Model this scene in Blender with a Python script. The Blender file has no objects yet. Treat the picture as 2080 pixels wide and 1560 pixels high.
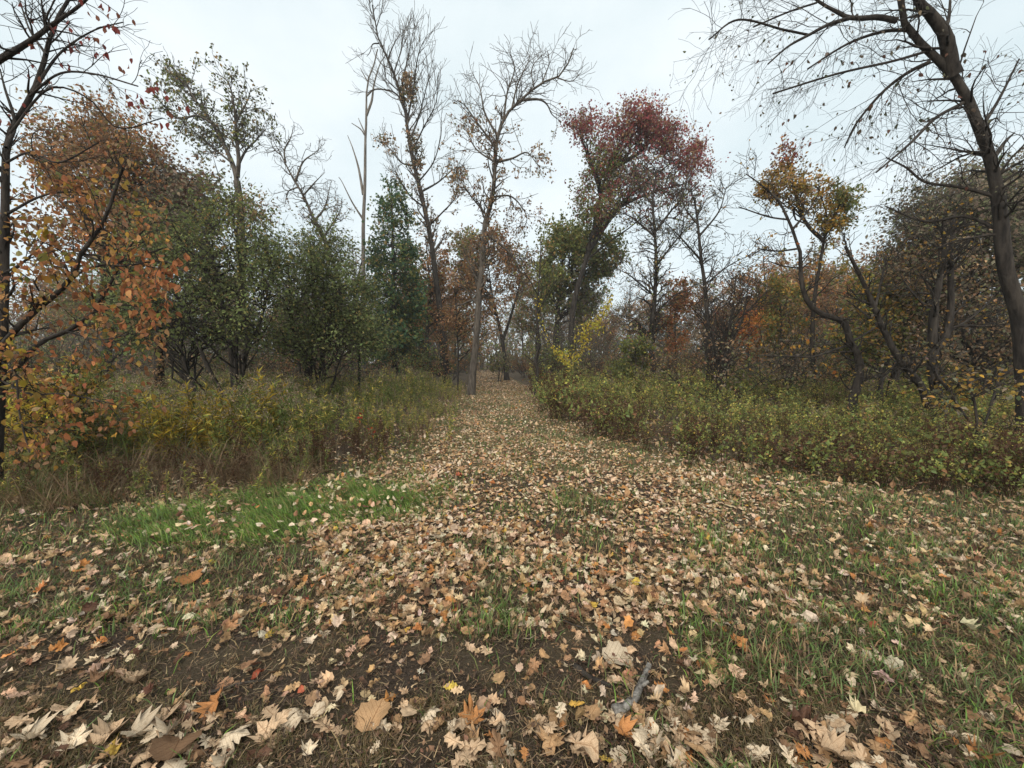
import bpy, math
import numpy as np

rng = np.random.default_rng(11)
C = bpy.context.scene.collection
SC = bpy.context.scene

# ------------------------------------------------------------------ camera
FPX, CX, CY, HORIZON = 781.0, 1040.0, 780.0, 735.0
PITCH = math.atan((CY - HORIZON) / FPX)
CAM = np.array([0.0, 0.0, 1.6])
cd = bpy.data.cameras.new('camera')
cd.sensor_fit = 'HORIZONTAL'
cd.angle = 2 * math.atan(CX / FPX)
cd.clip_start, cd.clip_end = 0.05, 2000
cam = bpy.data.objects.new('camera', cd)
C.objects.link(cam)
cam.location = CAM
cam.rotation_euler = (math.pi / 2 - PITCH, 0, 0)
SC.camera = cam

# ------------------------------------------------------------------ overcast sky, soft sun, exposure
SUN_EL, SUN_ROT = math.radians(38), math.radians(200)
w = bpy.data.worlds.new('World')
SC.world = w
w.use_nodes = True
wn, wl = w.node_tree.nodes, w.node_tree.links
wn.clear()
w_out = wn.new('ShaderNodeOutputWorld')
w_bg = wn.new('ShaderNodeBackground')
w_bg.inputs['Strength'].default_value = 0.1
w_sky = wn.new('ShaderNodeTexSky')
w_sky.sky_type = 'NISHITA'
w_sky.sun_disc = False
w_sky.sun_elevation = SUN_EL
w_sky.sun_rotation = SUN_ROT
w_tc = wn.new('ShaderNodeTexCoord')
w_map = wn.new('ShaderNodeMapping')
w_map.inputs['Scale'].default_value = (1.0, 1.0, 1.6)
w_nz = wn.new('ShaderNodeTexNoise')
w_nz.inputs['Scale'].default_value = 2.8
w_nz.inputs['Detail'].default_value = 5
w_nz.inputs['Roughness'].default_value = 0.5
w_rmp = wn.new('ShaderNodeValToRGB')
w_rmp.color_ramp.elements[0].position = 0.3
w_rmp.color_ramp.elements[1].position = 0.72
w_rmp.color_ramp.elements[0].color = (2.45, 2.85, 2.95, 1)
w_rmp.color_ramp.elements[1].color = (3.35, 3.55, 3.6, 1)
w_mix = wn.new('ShaderNodeMix')
w_mix.data_type = 'RGBA'
w_mix.inputs[0].default_value = 0.95          # a closed cloud deck over the clear sky
wl.new(w_tc.outputs['Generated'], w_map.inputs[0])
wl.new(w_map.outputs[0], w_nz.inputs['Vector'])
wl.new(w_nz.outputs['Fac'], w_rmp.inputs[0])
wl.new(w_sky.outputs[0], w_mix.inputs[6])
wl.new(w_rmp.outputs[0], w_mix.inputs[7])
wl.new(w_mix.outputs[2], w_bg.inputs['Color'])
wl.new(w_bg.outputs[0], w_out.inputs[0])

sd = bpy.data.lights.new('sun', 'SUN')
sd.energy = 1.5
sd.angle = math.radians(85)
sd.color = (1.0, 0.93, 0.82)
sun = bpy.data.objects.new('sun', sd)
C.objects.link(sun)
sun.rotation_euler = (math.pi / 2 - SUN_EL, 0, math.radians(-20))

SC.view_settings.view_transform = 'Standard'
SC.view_settings.look = 'None'
SC.view_settings.gamma = 1
SC.view_settings.use_curve_mapping = False
SC.view_settings.exposure = 1.62
SC.cycles.max_bounces = 8
SC.cycles.diffuse_bounces = 7
SC.cycles.transparent_max_bounces = 4

# ------------------------------------------------------------------ geometry of the view and of the ground
RX = np.array([1.0, 0, 0])
FW = np.array([0, math.cos(PITCH), -math.sin(PITCH)])
UP = np.array([0, math.sin(PITCH), math.cos(PITCH)])


def at(x, y, Y):
    """the point of the place that stands Y metres ahead in the direction (x, y)"""
    x, y, Y = np.broadcast_arrays(np.asarray(x, float), np.asarray(y, float), np.asarray(Y, float))
    r = FW + ((x - CX) / FPX)[..., None] * RX + ((CY - y) / FPX)[..., None] * UP
    return CAM + r * (Y / r[..., 1])[..., None]


def proj(P):
    d = np.asarray(P, float) - CAM
    f = np.maximum(d @ FW, 1e-3)
    return CX + FPX * d[..., 0] / f, CY - FPX * (d @ UP) / f


def gh(x, y):
    """height of the ground"""
    x, y = np.asarray(x, float), np.asarray(y, float)
    return (0.022 * np.sin(1.3 * x + 0.6) * np.sin(1.1 * y + 1.0) + 0.012 * np.sin(3.1 * x + 1.7 * y)
            + 0.006 * np.sin(7.3 * x - 5.1 * y + 1) + 0.004 * np.sin(13 * x + 11 * y) + 0.10 * np.sin(0.11 * x + 1.0) * np.clip((y - 10) / 30, 0, 1))


def gp(x, y):
    """the ground point seen at (x, y)"""
    Y = 1.6 / max(math.tan(math.atan((y - CY) / FPX) + PITCH), 1e-4)
    p = at(x, y, Y)
    p[2] = gh(p[0], p[1])
    return p


def inpoly(x, y, poly):
    ins = np.zeros(np.shape(x), bool)
    n = len(poly)
    for i in range(n):
        x0, y0 = poly[i]
        x1, y1 = poly[(i + 1) % n]
        if y0 == y1:
            continue
        c = ((y0 > y) != (y1 > y)) & (x < (x1 - x0) * (y - y0) / (y1 - y0) + x0)
        ins ^= c
    return ins


_lat = rng.random((64, 64))


def vnoise(x, y, s):
    """smooth value noise, 0..1"""
    u, v = np.asarray(x) / s + 1000.3, np.asarray(y) / s + 1000.7
    i, j = np.floor(u).astype(int), np.floor(v).astype(int)
    a, b = u - i, v - j
    a, b = a * a * (3 - 2 * a), b * b * (3 - 2 * b)
    i, j, i1, j1 = i % 64, j % 64, (i + 1) % 64, (j + 1) % 64
    return (_lat[i, j] * (1 - a) * (1 - b) + _lat[i1, j] * a * (1 - b) + _lat[i, j1] * (1 - a) * b + _lat[i1, j1] * a * b)


LEFT_EDGE = [(-14, 3.9), (-9, 4.0), (-5.6, 4.1), (-4.0, 4.3), (-2.8, 4.9), (-2.1, 6), (-1.75, 8), (-1.95, 10), (-2.2, 15), (-2.4, 19), (-2.9, 30), (-4.6, 50), (-9, 90)]
RIGHT_EDGE = [(14, 3.7), (9, 4.0), (6, 4.3), (4.5, 4.8), (3.7, 5.5), (2.95, 6.3), (2.0, 7.6), (1.3, 10), (1.3, 15), (1.3, 19), (0.4, 30), (-1.2, 50), (-6, 90)]
LEFT_WEEDS = LEFT_EDGE + [(-90, 90), (-90, 3.5)]
RIGHT_WEEDS = RIGHT_EDGE + [(90, 90), (90, 3.3)]


def edge_distance(x, y, line):
    d = np.full(np.shape(x), 1e9)
    for (x0, y0), (x1, y1) in zip(line[:-1], line[1:]):
        ex, ey = x1 - x0, y1 - y0
        t = np.clip(((x - x0) * ex + (y - y0) * ey) / (ex * ex + ey * ey), 0, 1)
        d = np.minimum(d, np.hypot(x - x0 - t * ex, y - y0 - t * ey))
    return d


# ------------------------------------------------------------------ materials
MATS = {}


def new_mat(name):
    m = bpy.data.materials.new(name)
    m.use_nodes = True
    m.node_tree.nodes.clear()
    MATS[name] = m
    return m, m.node_tree.nodes, m.node_tree.links


def leaf_material(name, transl=0.3, rough=0.6, spec=0.2, speck=60.0, amount=0.25, veins=False):
    m, n, l = new_mat(name)
    out = n.new('ShaderNodeOutputMaterial')
    at_ = n.new('ShaderNodeAttribute')
    at_.attribute_name = 'Col'
    tc = n.new('ShaderNodeTexCoord')
    nz = n.new('ShaderNodeTexNoise')
    nz.inputs['Scale'].default_value = speck
    nz.inputs['Detail'].default_value = 3
    mr = n.new('ShaderNodeMapRange')
    mr.inputs['From Min'].default_value = 0.3
    mr.inputs['From Max'].default_value = 0.7
    mr.inputs['To Min'].default_value = 1 - amount
    mr.inputs['To Max'].default_value = 1 + amount
    mul = n.new('ShaderNodeVectorMath')
    mul.operation = 'SCALE'
    l.new(tc.outputs['Object'], nz.inputs['Vector'])
    l.new(nz.outputs['Fac'], mr.inputs['Value'])
    l.new(at_.outputs['Color'], mul.inputs[0])
    if veins:
        oi = n.new('ShaderNodeObjectInfo')
        mr2 = n.new('ShaderNodeMapRange')
        mr2.inputs['To Min'].default_value = 0.75
        mr2.inputs['To Max'].default_value = 1.2
        mm = n.new('ShaderNodeMath')
        mm.operation = 'MULTIPLY'
        l.new(oi.outputs['Random'], mr2.inputs['Value'])
        l.new(mr2.outputs[0], mm.inputs[0])
        l.new(mr.outputs[0], mm.inputs[1])
        l.new(mm.outputs[0], mul.inputs['Scale'])
    else:
        l.new(mr.outputs[0], mul.inputs['Scale'])
    if veins:
        sx = n.new('ShaderNodeSeparateXYZ')
        l.new(tc.outputs['Object'], sx.inputs[0])

        def mt(op, a, b=None):
            q = n.new('ShaderNodeMath')
            q.operation = op
            for i_, v_ in enumerate((a, b)):
                if v_ is None:
                    continue
                if isinstance(v_, (int, float)):
                    q.inputs[i_].default_value = v_
                else:
                    l.new(v_, q.inputs[i_])
            return q.outputs[0]

        ax = mt('ABSOLUTE', sx.outputs[0])
        mid_ = mt('LESS_THAN', ax, 0.016)
        fr = mt('FRACT', mt('MULTIPLY', mt('SUBTRACT', sx.outputs[1], mt('MULTIPLY', ax, 0.9)), 6.5))
        side_ = mt('MULTIPLY', mt('LESS_THAN', mt('ABSOLUTE', mt('SUBTRACT', fr, 0.5)), 0.06), 0.8)
        vein = mt('MAXIMUM', mid_, side_)
        vm = n.new('ShaderNodeMix')
        vm.data_type = 'RGBA'
        vm.blend_type = 'MULTIPLY'
        vm.inputs[7].default_value = (0.66, 0.6, 0.55, 1)
        l.new(vein, vm.inputs[0])
        l.new(mul.outputs[0], vm.inputs[6])
        col_out = vm.outputs[2]
    else:
        col_out = mul.outputs[0]
    pb = n.new('ShaderNodeBsdfPrincipled')
    pb.inputs['Roughness'].default_value = rough
    pb.inputs['Specular IOR Level'].default_value = spec
    tr = n.new('ShaderNodeBsdfTranslucent')
    mx = n.new('ShaderNodeMixShader')
    mx.inputs[0].default_value = transl
    l.new(col_out, pb.inputs['Base Color'])
    l.new(col_out, tr.inputs['Color'])
    l.new(pb.outputs[0], mx.inputs[1])
    l.new(tr.outputs[0], mx.inputs[2])
    l.new(mx.outputs[0], out.inputs[0])
    return m


def bark_material(name, c1, c2, scale=11.0, stretch=0.22, bump=1.0):
    m, n, l = new_mat(name)
    out = n.new('ShaderNodeOutputMaterial')
    pb = n.new('ShaderNodeBsdfPrincipled')
    pb.inputs['Roughness'].default_value = 0.9
    pb.inputs['Specular IOR Level'].default_value = 0.15
    tc = n.new('ShaderNodeTexCoord')
    mp = n.new('ShaderNodeMapping')
    mp.inputs['Scale'].default_value = (1, 1, stretch)
    nz = n.new('ShaderNodeTexNoise')
    nz.inputs['Scale'].default_value = scale
    nz.inputs['Detail'].default_value = 7
    nz.inputs['Roughness'].default_value = 0.65
    rp = n.new('ShaderNodeValToRGB')
    rp.color_ramp.elements[0].position = 0.35
    rp.color_ramp.elements[1].position = 0.68
    rp.color_ramp.elements[0].color = (*c1, 1)
    rp.color_ramp.elements[1].color = (*c2, 1)
    bp = n.new('ShaderNodeBump')
    bp.inputs['Strength'].default_value = bump
    bp.inputs['Distance'].default_value = 0.04
    l.new(tc.outputs['Object'], mp.inputs[0])
    l.new(mp.outputs[0], nz.inputs['Vector'])
    l.new(nz.outputs['Fac'], rp.inputs[0])
    l.new(rp.outputs[0], pb.inputs['Base Color'])
    l.new(nz.outputs['Fac'], bp.inputs['Height'])
    l.new(bp.outputs[0], pb.inputs['Normal'])
    l.new(pb.outputs[0], out.inputs[0])
    return m


def ground_material(name, cols, s1=2.5, s2=38.0):
    """soil, thatch and crumbled leaves: three colours mixed by patchy and by fine noise"""
    m, n, l = new_mat(name)
    out = n.new('ShaderNodeOutputMaterial')
    pb = n.new('ShaderNodeBsdfPrincipled')
    pb.inputs['Roughness'].default_value = 0.95
    pb.inputs['Specular IOR Level'].default_value = 0.1
    tc = n.new('ShaderNodeTexCoord')
    a = n.new('ShaderNodeTexNoise')
    a.inputs['Scale'].default_value = s1
    a.inputs['Detail'].default_value = 6
    b = n.new('ShaderNodeTexNoise')
    b.inputs['Scale'].default_value = s2
    b.inputs['Detail'].default_value = 8
    b.inputs['Roughness'].default_value = 0.7
    v = n.new('ShaderNodeTexVoronoi')
    v.inputs['Scale'].default_value = 22
    r1 = n.new('ShaderNodeValToRGB')
    r1.color_ramp.elements[0].position = 0.35
    r1.color_ramp.elements[0].color = (*cols[0], 1)
    r1.color_ramp.elements[1].position = 0.7
    r1.color_ramp.elements[1].color = (*cols[1], 1)
    r2 = n.new('ShaderNodeValToRGB')
    r2.color_ramp.elements[0].position = 0.42
    r2.color_ramp.elements[0].color = (0, 0, 0, 1)
    r2.color_ramp.elements[1].position = 0.62
    r2.color_ramp.elements[1].color = (1, 1, 1, 1)
    mx = n.new('ShaderNodeMix')
    mx.data_type = 'RGBA'
    mx.inputs[7].default_value = (*cols[2], 1)
    bp = n.new('ShaderNodeBump')
    bp.inputs['Strength'].default_value = 1.0
    bp.inputs['Distance'].default_value = 0.03
    for q in (a, b, v):
        l.new(tc.outputs['Object'], q.inputs['Vector'])
    l.new(b.outputs['Fac'], r1.inputs[0])
    l.new(a.outputs['Fac'], r2.inputs[0])
    l.new(r2.outputs[0], mx.inputs[0])
    l.new(r1.outputs[0], mx.inputs[6])
    l.new(mx.outputs[2], pb.inputs['Base Color'])
    l.new(b.outputs['Fac'], bp.inputs['Height'])
    l.new(bp.outputs[0], pb.inputs['Normal'])
    l.new(pb.outputs[0], out.inputs[0])
    return m


M_LEAF = leaf_material('foliage', 0.5, 0.75, 0.08)
M_DRY = leaf_material('dry_leaf', 0.15, 0.75, 0.15, 45, 0.3)
M_FALLEN = leaf_material('fallen_leaf', 0.12, 0.7, 0.2, 40, 0.22, veins=True)
M_GRASS = leaf_material('grass', 0.3, 0.5, 0.25, 4, 0.35)
M_BARK = bark_material('dark_bark', (0.012, 0.010, 0.009), (0.055, 0.046, 0.038))
M_BARK_GREY = bark_material('grey_bark', (0.030, 0.025, 0.021), (0.125, 0.105, 0.085))
M_BARK_PALE = bark_material('bleached_wood', (0.06, 0.052, 0.045), (0.22, 0.195, 0.17), 14, 0.12)
M_LICHEN = bark_material('weathered_bark', (0.06, 0.052, 0.045), (0.36, 0.335, 0.30), 30, 0.6, 0.9)
M_SOIL = ground_material('soil', ((0.026, 0.020, 0.016), (0.125, 0.092, 0.068), (0.10, 0.078, 0.048)), 2.5, 75.0)
M_PATH = ground_material('mown_grass_litter', ((0.045, 0.036, 0.02), (0.21, 0.155, 0.095), (0.08, 0.08, 0.034)))

# ------------------------------------------------------------------ mesh helpers


class MB:
    """collects triangles with a colour per vertex and links them as ONE mesh object"""

    def __init__(self):
        self.v, self.f, self.c, self.n = [], [], [], 0

    def add(self, v, f, c=None):
        v = np.asarray(v, np.float32).reshape(-1, 3)
        if not len(v):
            return self
        c = np.full((len(v), 3), 0.1, np.float32) if c is None else np.broadcast_to(np.asarray(c, np.float32), (len(v), 3))
        self.v.append(v)
        self.f.append(np.asarray(f, np.int32).reshape(-1, 3) + self.n)
        self.c.append(c)
        self.n += len(v)
        return self

    def mesh(self, name, mat, smooth=True, origin=None):
        v, f, c = np.concatenate(self.v), np.concatenate(self.f), np.concatenate(self.c)
        if origin is not None:
            v = v - np.asarray(origin, np.float32)
        me = bpy.data.meshes.new(name)
        me.vertices.add(len(v))
        me.vertices.foreach_set('co', v.ravel())
        me.loops.add(f.size)
        me.loops.foreach_set('vertex_index', f.ravel())
        me.polygons.add(len(f))
        me.polygons.foreach_set('loop_start', np.arange(0, f.size, 3, dtype=np.int32))
        me.polygons.foreach_set('use_smooth', np.full(len(f), smooth))
        ca = me.color_attributes.new('Col', 'FLOAT_COLOR', 'POINT')
        ca.data.foreach_set('color', np.concatenate([c, np.ones((len(c), 1), np.float32)], 1).ravel())
        me.materials.append(mat)
        me.update(calc_edges=True)
        return me

    def build(self, name, mat, parent=None, smooth=True):
        if name in ('twigs', 'branches', 'crown', 'stems') and parent is not None:
            o = self.build_one(name, mat, parent, smooth)
            o['kind'] = 'stuff'
            return o
        return self.build_one(name, mat, parent, smooth)

    def build_one(self, name, mat, parent, smooth):
        o = None
        if parent is not None:
            base = np.array(parent.location)
            o = bpy.data.objects.new(name, self.mesh(name, mat, smooth, base))
            o.parent = parent
        else:
            o = bpy.data.objects.new(name, self.mesh(name, mat, smooth))
        C.objects.link(o)
        return o


def tag(o, label=None, cat=None, group=None, kind=None):
    if label:
        o['label'] = label
    if cat:
        o['category'] = cat
    if group:
        o['group'] = group
    if kind:
        o['kind'] = kind
    return o


def empty(name, loc, label, cat, group=None):
    o = bpy.data.objects.new(name, None)
    o.empty_display_size = 0.2
    o.location = [float(q) for q in loc]
    C.objects.link(o)
    return tag(o, label, cat, group)


def copy_tree(root, loc, rz=0.0, s=1.0, label=None):
    r = root.copy()
    C.objects.link(r)
    r.location = [float(q) for q in loc]
    r.rotation_euler = (0, 0, rz)
    r.scale = (s, s, s)
    if label:
        r['label'] = label
    for ch in root.children:
        c = ch.copy()
        C.objects.link(c)
        c.parent = r
    return r


def unit(v):
    return v / np.maximum(np.linalg.norm(v, axis=-1, keepdims=True), 1e-9)


def tubes(P, R, k=5, rough=0.0):
    """P [B,n,3], R [B,n] -> triangles of B tapered tubes"""
    P, R = np.asarray(P, float), np.asarray(R, float)
    B, n, _ = P.shape
    T = unit(np.gradient(P, axis=1))
    D = unit(P[:, -1] - P[:, 0])
    ref = np.where(np.abs(D[:, 2:3]) > 0.8, np.array([[1.0, 0.2, 0]]), np.array([[0, 0.1, 1.0]]))[:, None, :]
    N = unit(np.cross(T, np.broadcast_to(ref, T.shape)))
    Bn = np.cross(T, N)
    a = np.arange(k) * 2 * math.pi / k
    rr = R[:, :, None] * (1 + rough * rng.standard_normal((B, n, k))) if rough else R[:, :, None]
    V = P[:, :, None, :] + (N[:, :, None, :] * np.cos(a)[None, None, :, None] + Bn[:, :, None, :] * np.sin(a)[None, None, :, None]) * (rr * np.ones(k))[..., None]
    i = np.arange(n - 1)[:, None] * k
    j = np.arange(k)[None, :]
    j1 = (j + 1) % k
    q = np.stack([np.stack([i + j, i + j1, i + k + j1], -1), np.stack([i + j, i + k + j1, i + k + j], -1)], 2).reshape(-1, 3)
    Fc = (q[None] + (np.arange(B) * n * k)[:, None, None]).reshape(-1, 3)
    return V.reshape(-1, 3), Fc


def lookup(P, R, idx, tt):
    n = P.shape[1]
    f = np.clip(tt, 0, 0.9999) * (n - 1)
    i = f.astype(int)
    a = (f - i)[:, None]
    p = P[idx, i] * (1 - a) + P[idx, i + 1] * a
    t = unit(P[idx, i + 1] - P[idx, i])
    r = R[idx, i] * (1 - a[:, 0]) + R[idx, i + 1] * a[:, 0]
    return p, t, r


def grow(P, R, N, L, ang=(30, 65), n=6, t=(0.2, 1.0), up=0.0, wig=0.18, rf=0.5, rmin=0.004, fall=0.4, keep=None):
    """N side branches out of the branches (P, R); longer parents bear more of them"""
    ln = np.linalg.norm(np.diff(P, axis=1), axis=2).sum(1)
    idx = rng.choice(len(P), N, p=ln / ln.sum())
    tt = rng.uniform(t[0], t[1], N)
    p, T, r = lookup(P, R, idx, tt)
    if keep is not None:
        k = keep(p)
        p, T, r, tt = p[k], T[k], r[k], tt[k]
        N = len(p)
    a = np.radians(rng.uniform(ang[0], ang[1], N))[:, None]
    q = unit(np.cross(T, unit(rng.standard_normal((N, 3)))))
    d = unit(np.cos(a) * T + np.sin(a) * q)
    ll = L * rng.uniform(0.5, 1.25, N) * (1 - fall * tt)
    st = (ll / (n - 1))[:, None]
    pts = [p]
    for _ in range(n - 1):
        d = unit(d + wig * rng.standard_normal((N, 3)) + np.array([0, 0, up]))
        pts.append(pts[-1] + d * st)
    Pc = np.stack(pts, 1)
    r0 = np.maximum(r * rf, rmin)[:, None]
    s = np.linspace(0, 1, n)[None]
    return Pc, r0 * (1 - s) + rmin * s


def smooth_line(pts, n):
    """catmull-rom through the points, n even samples"""
    p = np.asarray(pts, float)
    p = np.vstack([2 * p[0] - p[1], p, 2 * p[-1] - p[-2]])
    out = []
    for i in range(1, len(p) - 2):
        t = np.linspace(0, 1, 12, endpoint=False)[:, None]
        out.append(0.5 * (2 * p[i] + (p[i + 1] - p[i - 1]) * t + (2 * p[i - 1] - 5 * p[i] + 4 * p[i + 1] - p[i + 2]) * t ** 2 + (3 * p[i] - p[i - 1] - 3 * p[i + 1] + p[i + 2]) * t ** 3))
    out = np.vstack(out + [p[-2][None]])
    s = np.concatenate([[0], np.cumsum(np.linalg.norm(np.diff(out, axis=0), axis=1))])
    u = np.linspace(0, s[-1], n)
    return np.stack([np.interp(u, s, out[:, j]) for j in range(out.shape[1])], 1)


def limb(pts, Y, r0, r1, n=20, dY=0.0, bow=0.0, ground=False, wob=0.0, power=1.0):
    """a limb through directions pts, standing Y metres ahead and reaching dY further back at its end"""
    p = np.array([(q[0], q[1]) for q in pts], float)
    yy = np.linspace(Y, Y + dY, len(p)) + bow * np.sin(np.linspace(0, math.pi, len(p)))
    P = at(p[:, 0], p[:, 1], yy)
    if ground:
        P = np.vstack([[P[0, 0], P[0, 1], gh(P[0, 0], P[0, 1]) - 0.15], P]) if P[0, 2] > 0.05 + gh(P[0, 0], P[0, 1]) else P
        P[0, 2] = gh(P[0, 0], P[0, 1]) - 0.12
    P = smooth_line(P, n)
    if wob:
        P[1:] += rng.standard_normal((n - 1, 3)) * wob
    s = np.linspace(0, 1, n) ** power
    R = r0 * (1 - s) + r1 * s
    if ground:
        R[0] *= 1.45
        R[1] *= 1.12
    return P, R


def stack(*ls):
    """limbs with the same number of points -> batch"""
    return np.stack([q[0] for q in ls]), np.stack([q[1] for q in ls])


# leaf templates: x across, y along the midrib, z up; unit length
T_RHOMB = (np.array([[0, 0, 0], [-0.3, 0.45, 0.1], [0, 1, -0.05], [0.3, 0.45, 0.1]]), np.array([[0, 2, 1], [0, 3, 2]]))
T_OVATE = (np.array([[0, 0, 0], [-0.24, 0.25, 0.08], [-0.27, 0.55, 0.1], [0, 1, -0.15], [0.27, 0.55, 0.1], [0.24, 0.25, 0.08], [0, 0.4, 0.0], [0, 0.7, -0.03]]),
           np.array([[0, 6, 1], [1, 6, 2], [2, 6, 7], [2, 7, 3], [0, 5, 6], [5, 4, 6], [4, 7, 6], [4, 3, 7]]))
T_TUFT = (np.array([[0, 0, 0], [-0.38, 0.35, 0.2], [-0.15, 0.6, -0.1], [-0.3, 1.0, 0.1], [0.05, 0.75, 0.05], [0.3, 0.95, -0.1], [0.2, 0.5, 0.1], [0.42, 0.3, 0.05]]),
          np.array([[0, 2, 1], [0, 4, 2], [2, 4, 3], [0, 6, 4], [4, 6, 5], [0, 7, 6]]))


def basis(d, roll=None, flat=0.0):
    """rows -> matrices whose columns are leaf x, y (along d), z"""
    d = unit(d)
    r = rng.standard_normal(d.shape)
    r[:, 2] += flat
    z = unit(r - d * (r * d).sum(1, keepdims=True))
    x = np.cross(d, z)
    return np.stack([x, d, z], 2)


def inst(tmpl, M, pos, size, col):
    v, f = tmpl
    N = len(pos)
    V = np.einsum('nij,vj->nvi', M * np.asarray(size).reshape(-1, 1, 1), v) + pos[:, None, :]
    Fc = (f[None] + (np.arange(N) * len(v))[:, None, None]).reshape(-1, 3)
    return V.reshape(-1, 3), Fc, np.repeat(col, len(v), 0)


def pick(palette, N, jit=0.18, bias=None):
    """N colours out of [(r, g, b, weight)]"""
    p = np.array(palette, float)
    i = rng.choice(len(p), N, p=p[:, 3] / p[:, 3].sum()) if bias is None else bias
    c = p[i, :3] * np.exp(jit * rng.standard_normal((N, 1))) * (1 + 0.045 * rng.standard_normal((N, 3)))
    return np.clip(c, 0.003, 0.9)


def leaves_on(P, R, N, size, palette, t=(0.2, 1), tmpl=T_RHOMB, spread=0.06, droop=-0.4, keep=None, jit=0.25, flat=0.6, by=None):
    idx = rng.integers(0, len(P), N) if by is None else by
    p, T, _ = lookup(P, R, idx, rng.uniform(t[0], t[1], N))
    p = p + rng.standard_normal((N, 3)) * spread
    if keep is not None:
        k = keep(p)
        p, T = p[k], T[k]
    N = len(p)
    d = unit(T * 0.5 + rng.standard_normal((N, 3)) * 0.7 + np.array([0, 0, droop]))
    sz = size * rng.uniform(0.6, 1.3, N)
    return inst(tmpl, basis(d, flat=flat), p, sz, pick(palette, N, jit))


# ------------------------------------------------------------------ palettes (real leaf colours)
RUST = [(0.16, 0.07, 0.03, 3), (0.20, 0.10, 0.04, 3), (0.11, 0.055, 0.03, 2), (0.10, 0.09, 0.03, 1)]
BROWN = [(0.13, 0.08, 0.045, 3), (0.09, 0.06, 0.035, 3), (0.17, 0.11, 0.06, 1), (0.08, 0.075, 0.03, 1)]
OLIVE = [(0.07, 0.085, 0.028, 3), (0.09, 0.095, 0.03, 2), (0.05, 0.065, 0.025, 2), (0.13, 0.09, 0.035, 1)]
GREEN = [(0.048, 0.075, 0.03, 3), (0.06, 0.09, 0.035, 3), (0.04, 0.058, 0.026, 2), (0.10, 0.105, 0.04, 0.7)]
DEEP = [(0.03, 0.062, 0.032, 3), (0.025, 0.05, 0.03, 2), (0.045, 0.08, 0.035, 1)]
CRIMSON = [(0.16, 0.042, 0.045, 3), (0.19, 0.055, 0.05, 2), (0.12, 0.045, 0.045, 2), (0.14, 0.075, 0.05, 1)]
ORANGE = [(0.42, 0.17, 0.045, 3), (0.36, 0.12, 0.04, 2), (0.45, 0.24, 0.05, 1)]
SALMON = [(0.46, 0.19, 0.09, 3), (0.40, 0.15, 0.07, 2), (0.5, 0.26, 0.12, 1), (0.30, 0.13, 0.06, 1)]
YELLOW = [(0.42, 0.32, 0.045, 3), (0.34, 0.28, 0.05, 2), (0.3, 0.22, 0.03, 1)]
OCHRE = [(0.25, 0.14, 0.035, 3), (0.19, 0.13, 0.035, 3), (0.30, 0.17, 0.035, 1), (0.12, 0.11, 0.03, 2)]
GREYBROWN = [(0.075, 0.06, 0.045, 3), (0.055, 0.05, 0.035, 3), (0.10, 0.075, 0.05, 1), (0.06, 0.065, 0.035, 2)]
REDLEAF = [(0.20, 0.045, 0.04, 3), (0.16, 0.04, 0.038, 2), (0.2, 0.08, 0.05, 1)]

def gain(pal, g, warm=1.0):
    return [(a * g * warm, b * g, c * g, w_) for a, b, c, w_ in pal]


RUST, BROWN, GREYBROWN, OCHRE, CRIMSON = gain(RUST, 1.6), gain(BROWN, 2.1), gain(GREYBROWN, 2.5), gain(OCHRE, 1.3), gain(CRIMSON, 1.3)
OLIVE, GREEN, DEEP = gain(OLIVE, 2.0, 1.08), gain(GREEN, 1.9, 1.3), gain(DEEP, 1.7, 1.1)

# ------------------------------------------------------------------ the setting: ground, path


def sheet(name, xs, ys, mat, lift=0.0, keep=None):
    X, Yg = np.meshgrid(xs, ys)
    V = np.stack([X, Yg, gh(X, Yg) + lift], -1).reshape(-1, 3)
    nx, ny = len(xs), len(ys)
    i = (np.arange(ny - 1)[:, None] * nx + np.arange(nx - 1)[None]).ravel()
    Fc = np.concatenate([np.stack([i, i + 1, i + nx + 1], 1), np.stack([i, i + nx + 1, i + nx], 1)])
    return MB().add(V, Fc).build(name, mat)


def graded(a, b, fine, grow_by):
    out, s = [0.0], fine
    while out[-1] < max(abs(a), abs(b)):
        out.append(out[-1] + s)
        if out[-1] > 6:
            s *= grow_by
    o = np.array(out)
    return np.unique(np.concatenate([-o[o <= abs(a)], o[o <= abs(b)]]))


tag(sheet('ground', graded(-260, 260, 0.12, 1.09), graded(-30, 320, 0.12, 1.09), M_SOIL), kind='structure')
# the mown path into the wood: a strip that follows the gap between the weeds
pl = np.array([q for q in LEFT_EDGE if q[1] >= 6])
pr = np.array([q for q in RIGHT_EDGE if q[1] >= 6])
ysp = np.concatenate([np.arange(5.4, 20, 0.25), np.arange(20, 86, 1.0)])
xl = np.interp(ysp, pl[:, 1], pl[:, 0]) - 0.15
xr = np.interp(ysp, pr[:, 1], pr[:, 0]) + 0.15
us = np.linspace(0, 1, 17)
PX = xl[:, None] * (1 - us) + xr[:, None] * us
PY = np.repeat(ysp[:, None], 17, 1)
V = np.stack([PX, PY, gh(PX, PY) + 0.006], -1).reshape(-1, 3)
i = (np.arange(len(ysp) - 1)[:, None] * 17 + np.arange(16)[None]).ravel()
tag(MB().add(V, np.concatenate([np.stack([i, i + 1, i + 18], 1), np.stack([i, i + 18, i + 17], 1)])).build('path', M_PATH), kind='structure')

# ------------------------------------------------------------------ trees

def tree_root(name, base, label, cat='tree', group=None):
    return empty(name, (base[0], base[1], float(gh(base[0], base[1]))), label, cat, group)


def trunk_part(root, ls, mat, k=9, rough=0.05, name='trunk'):
    return MB().add(*tubes(*stack(*ls), k=k, rough=rough)).build(name, mat, root)


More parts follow.
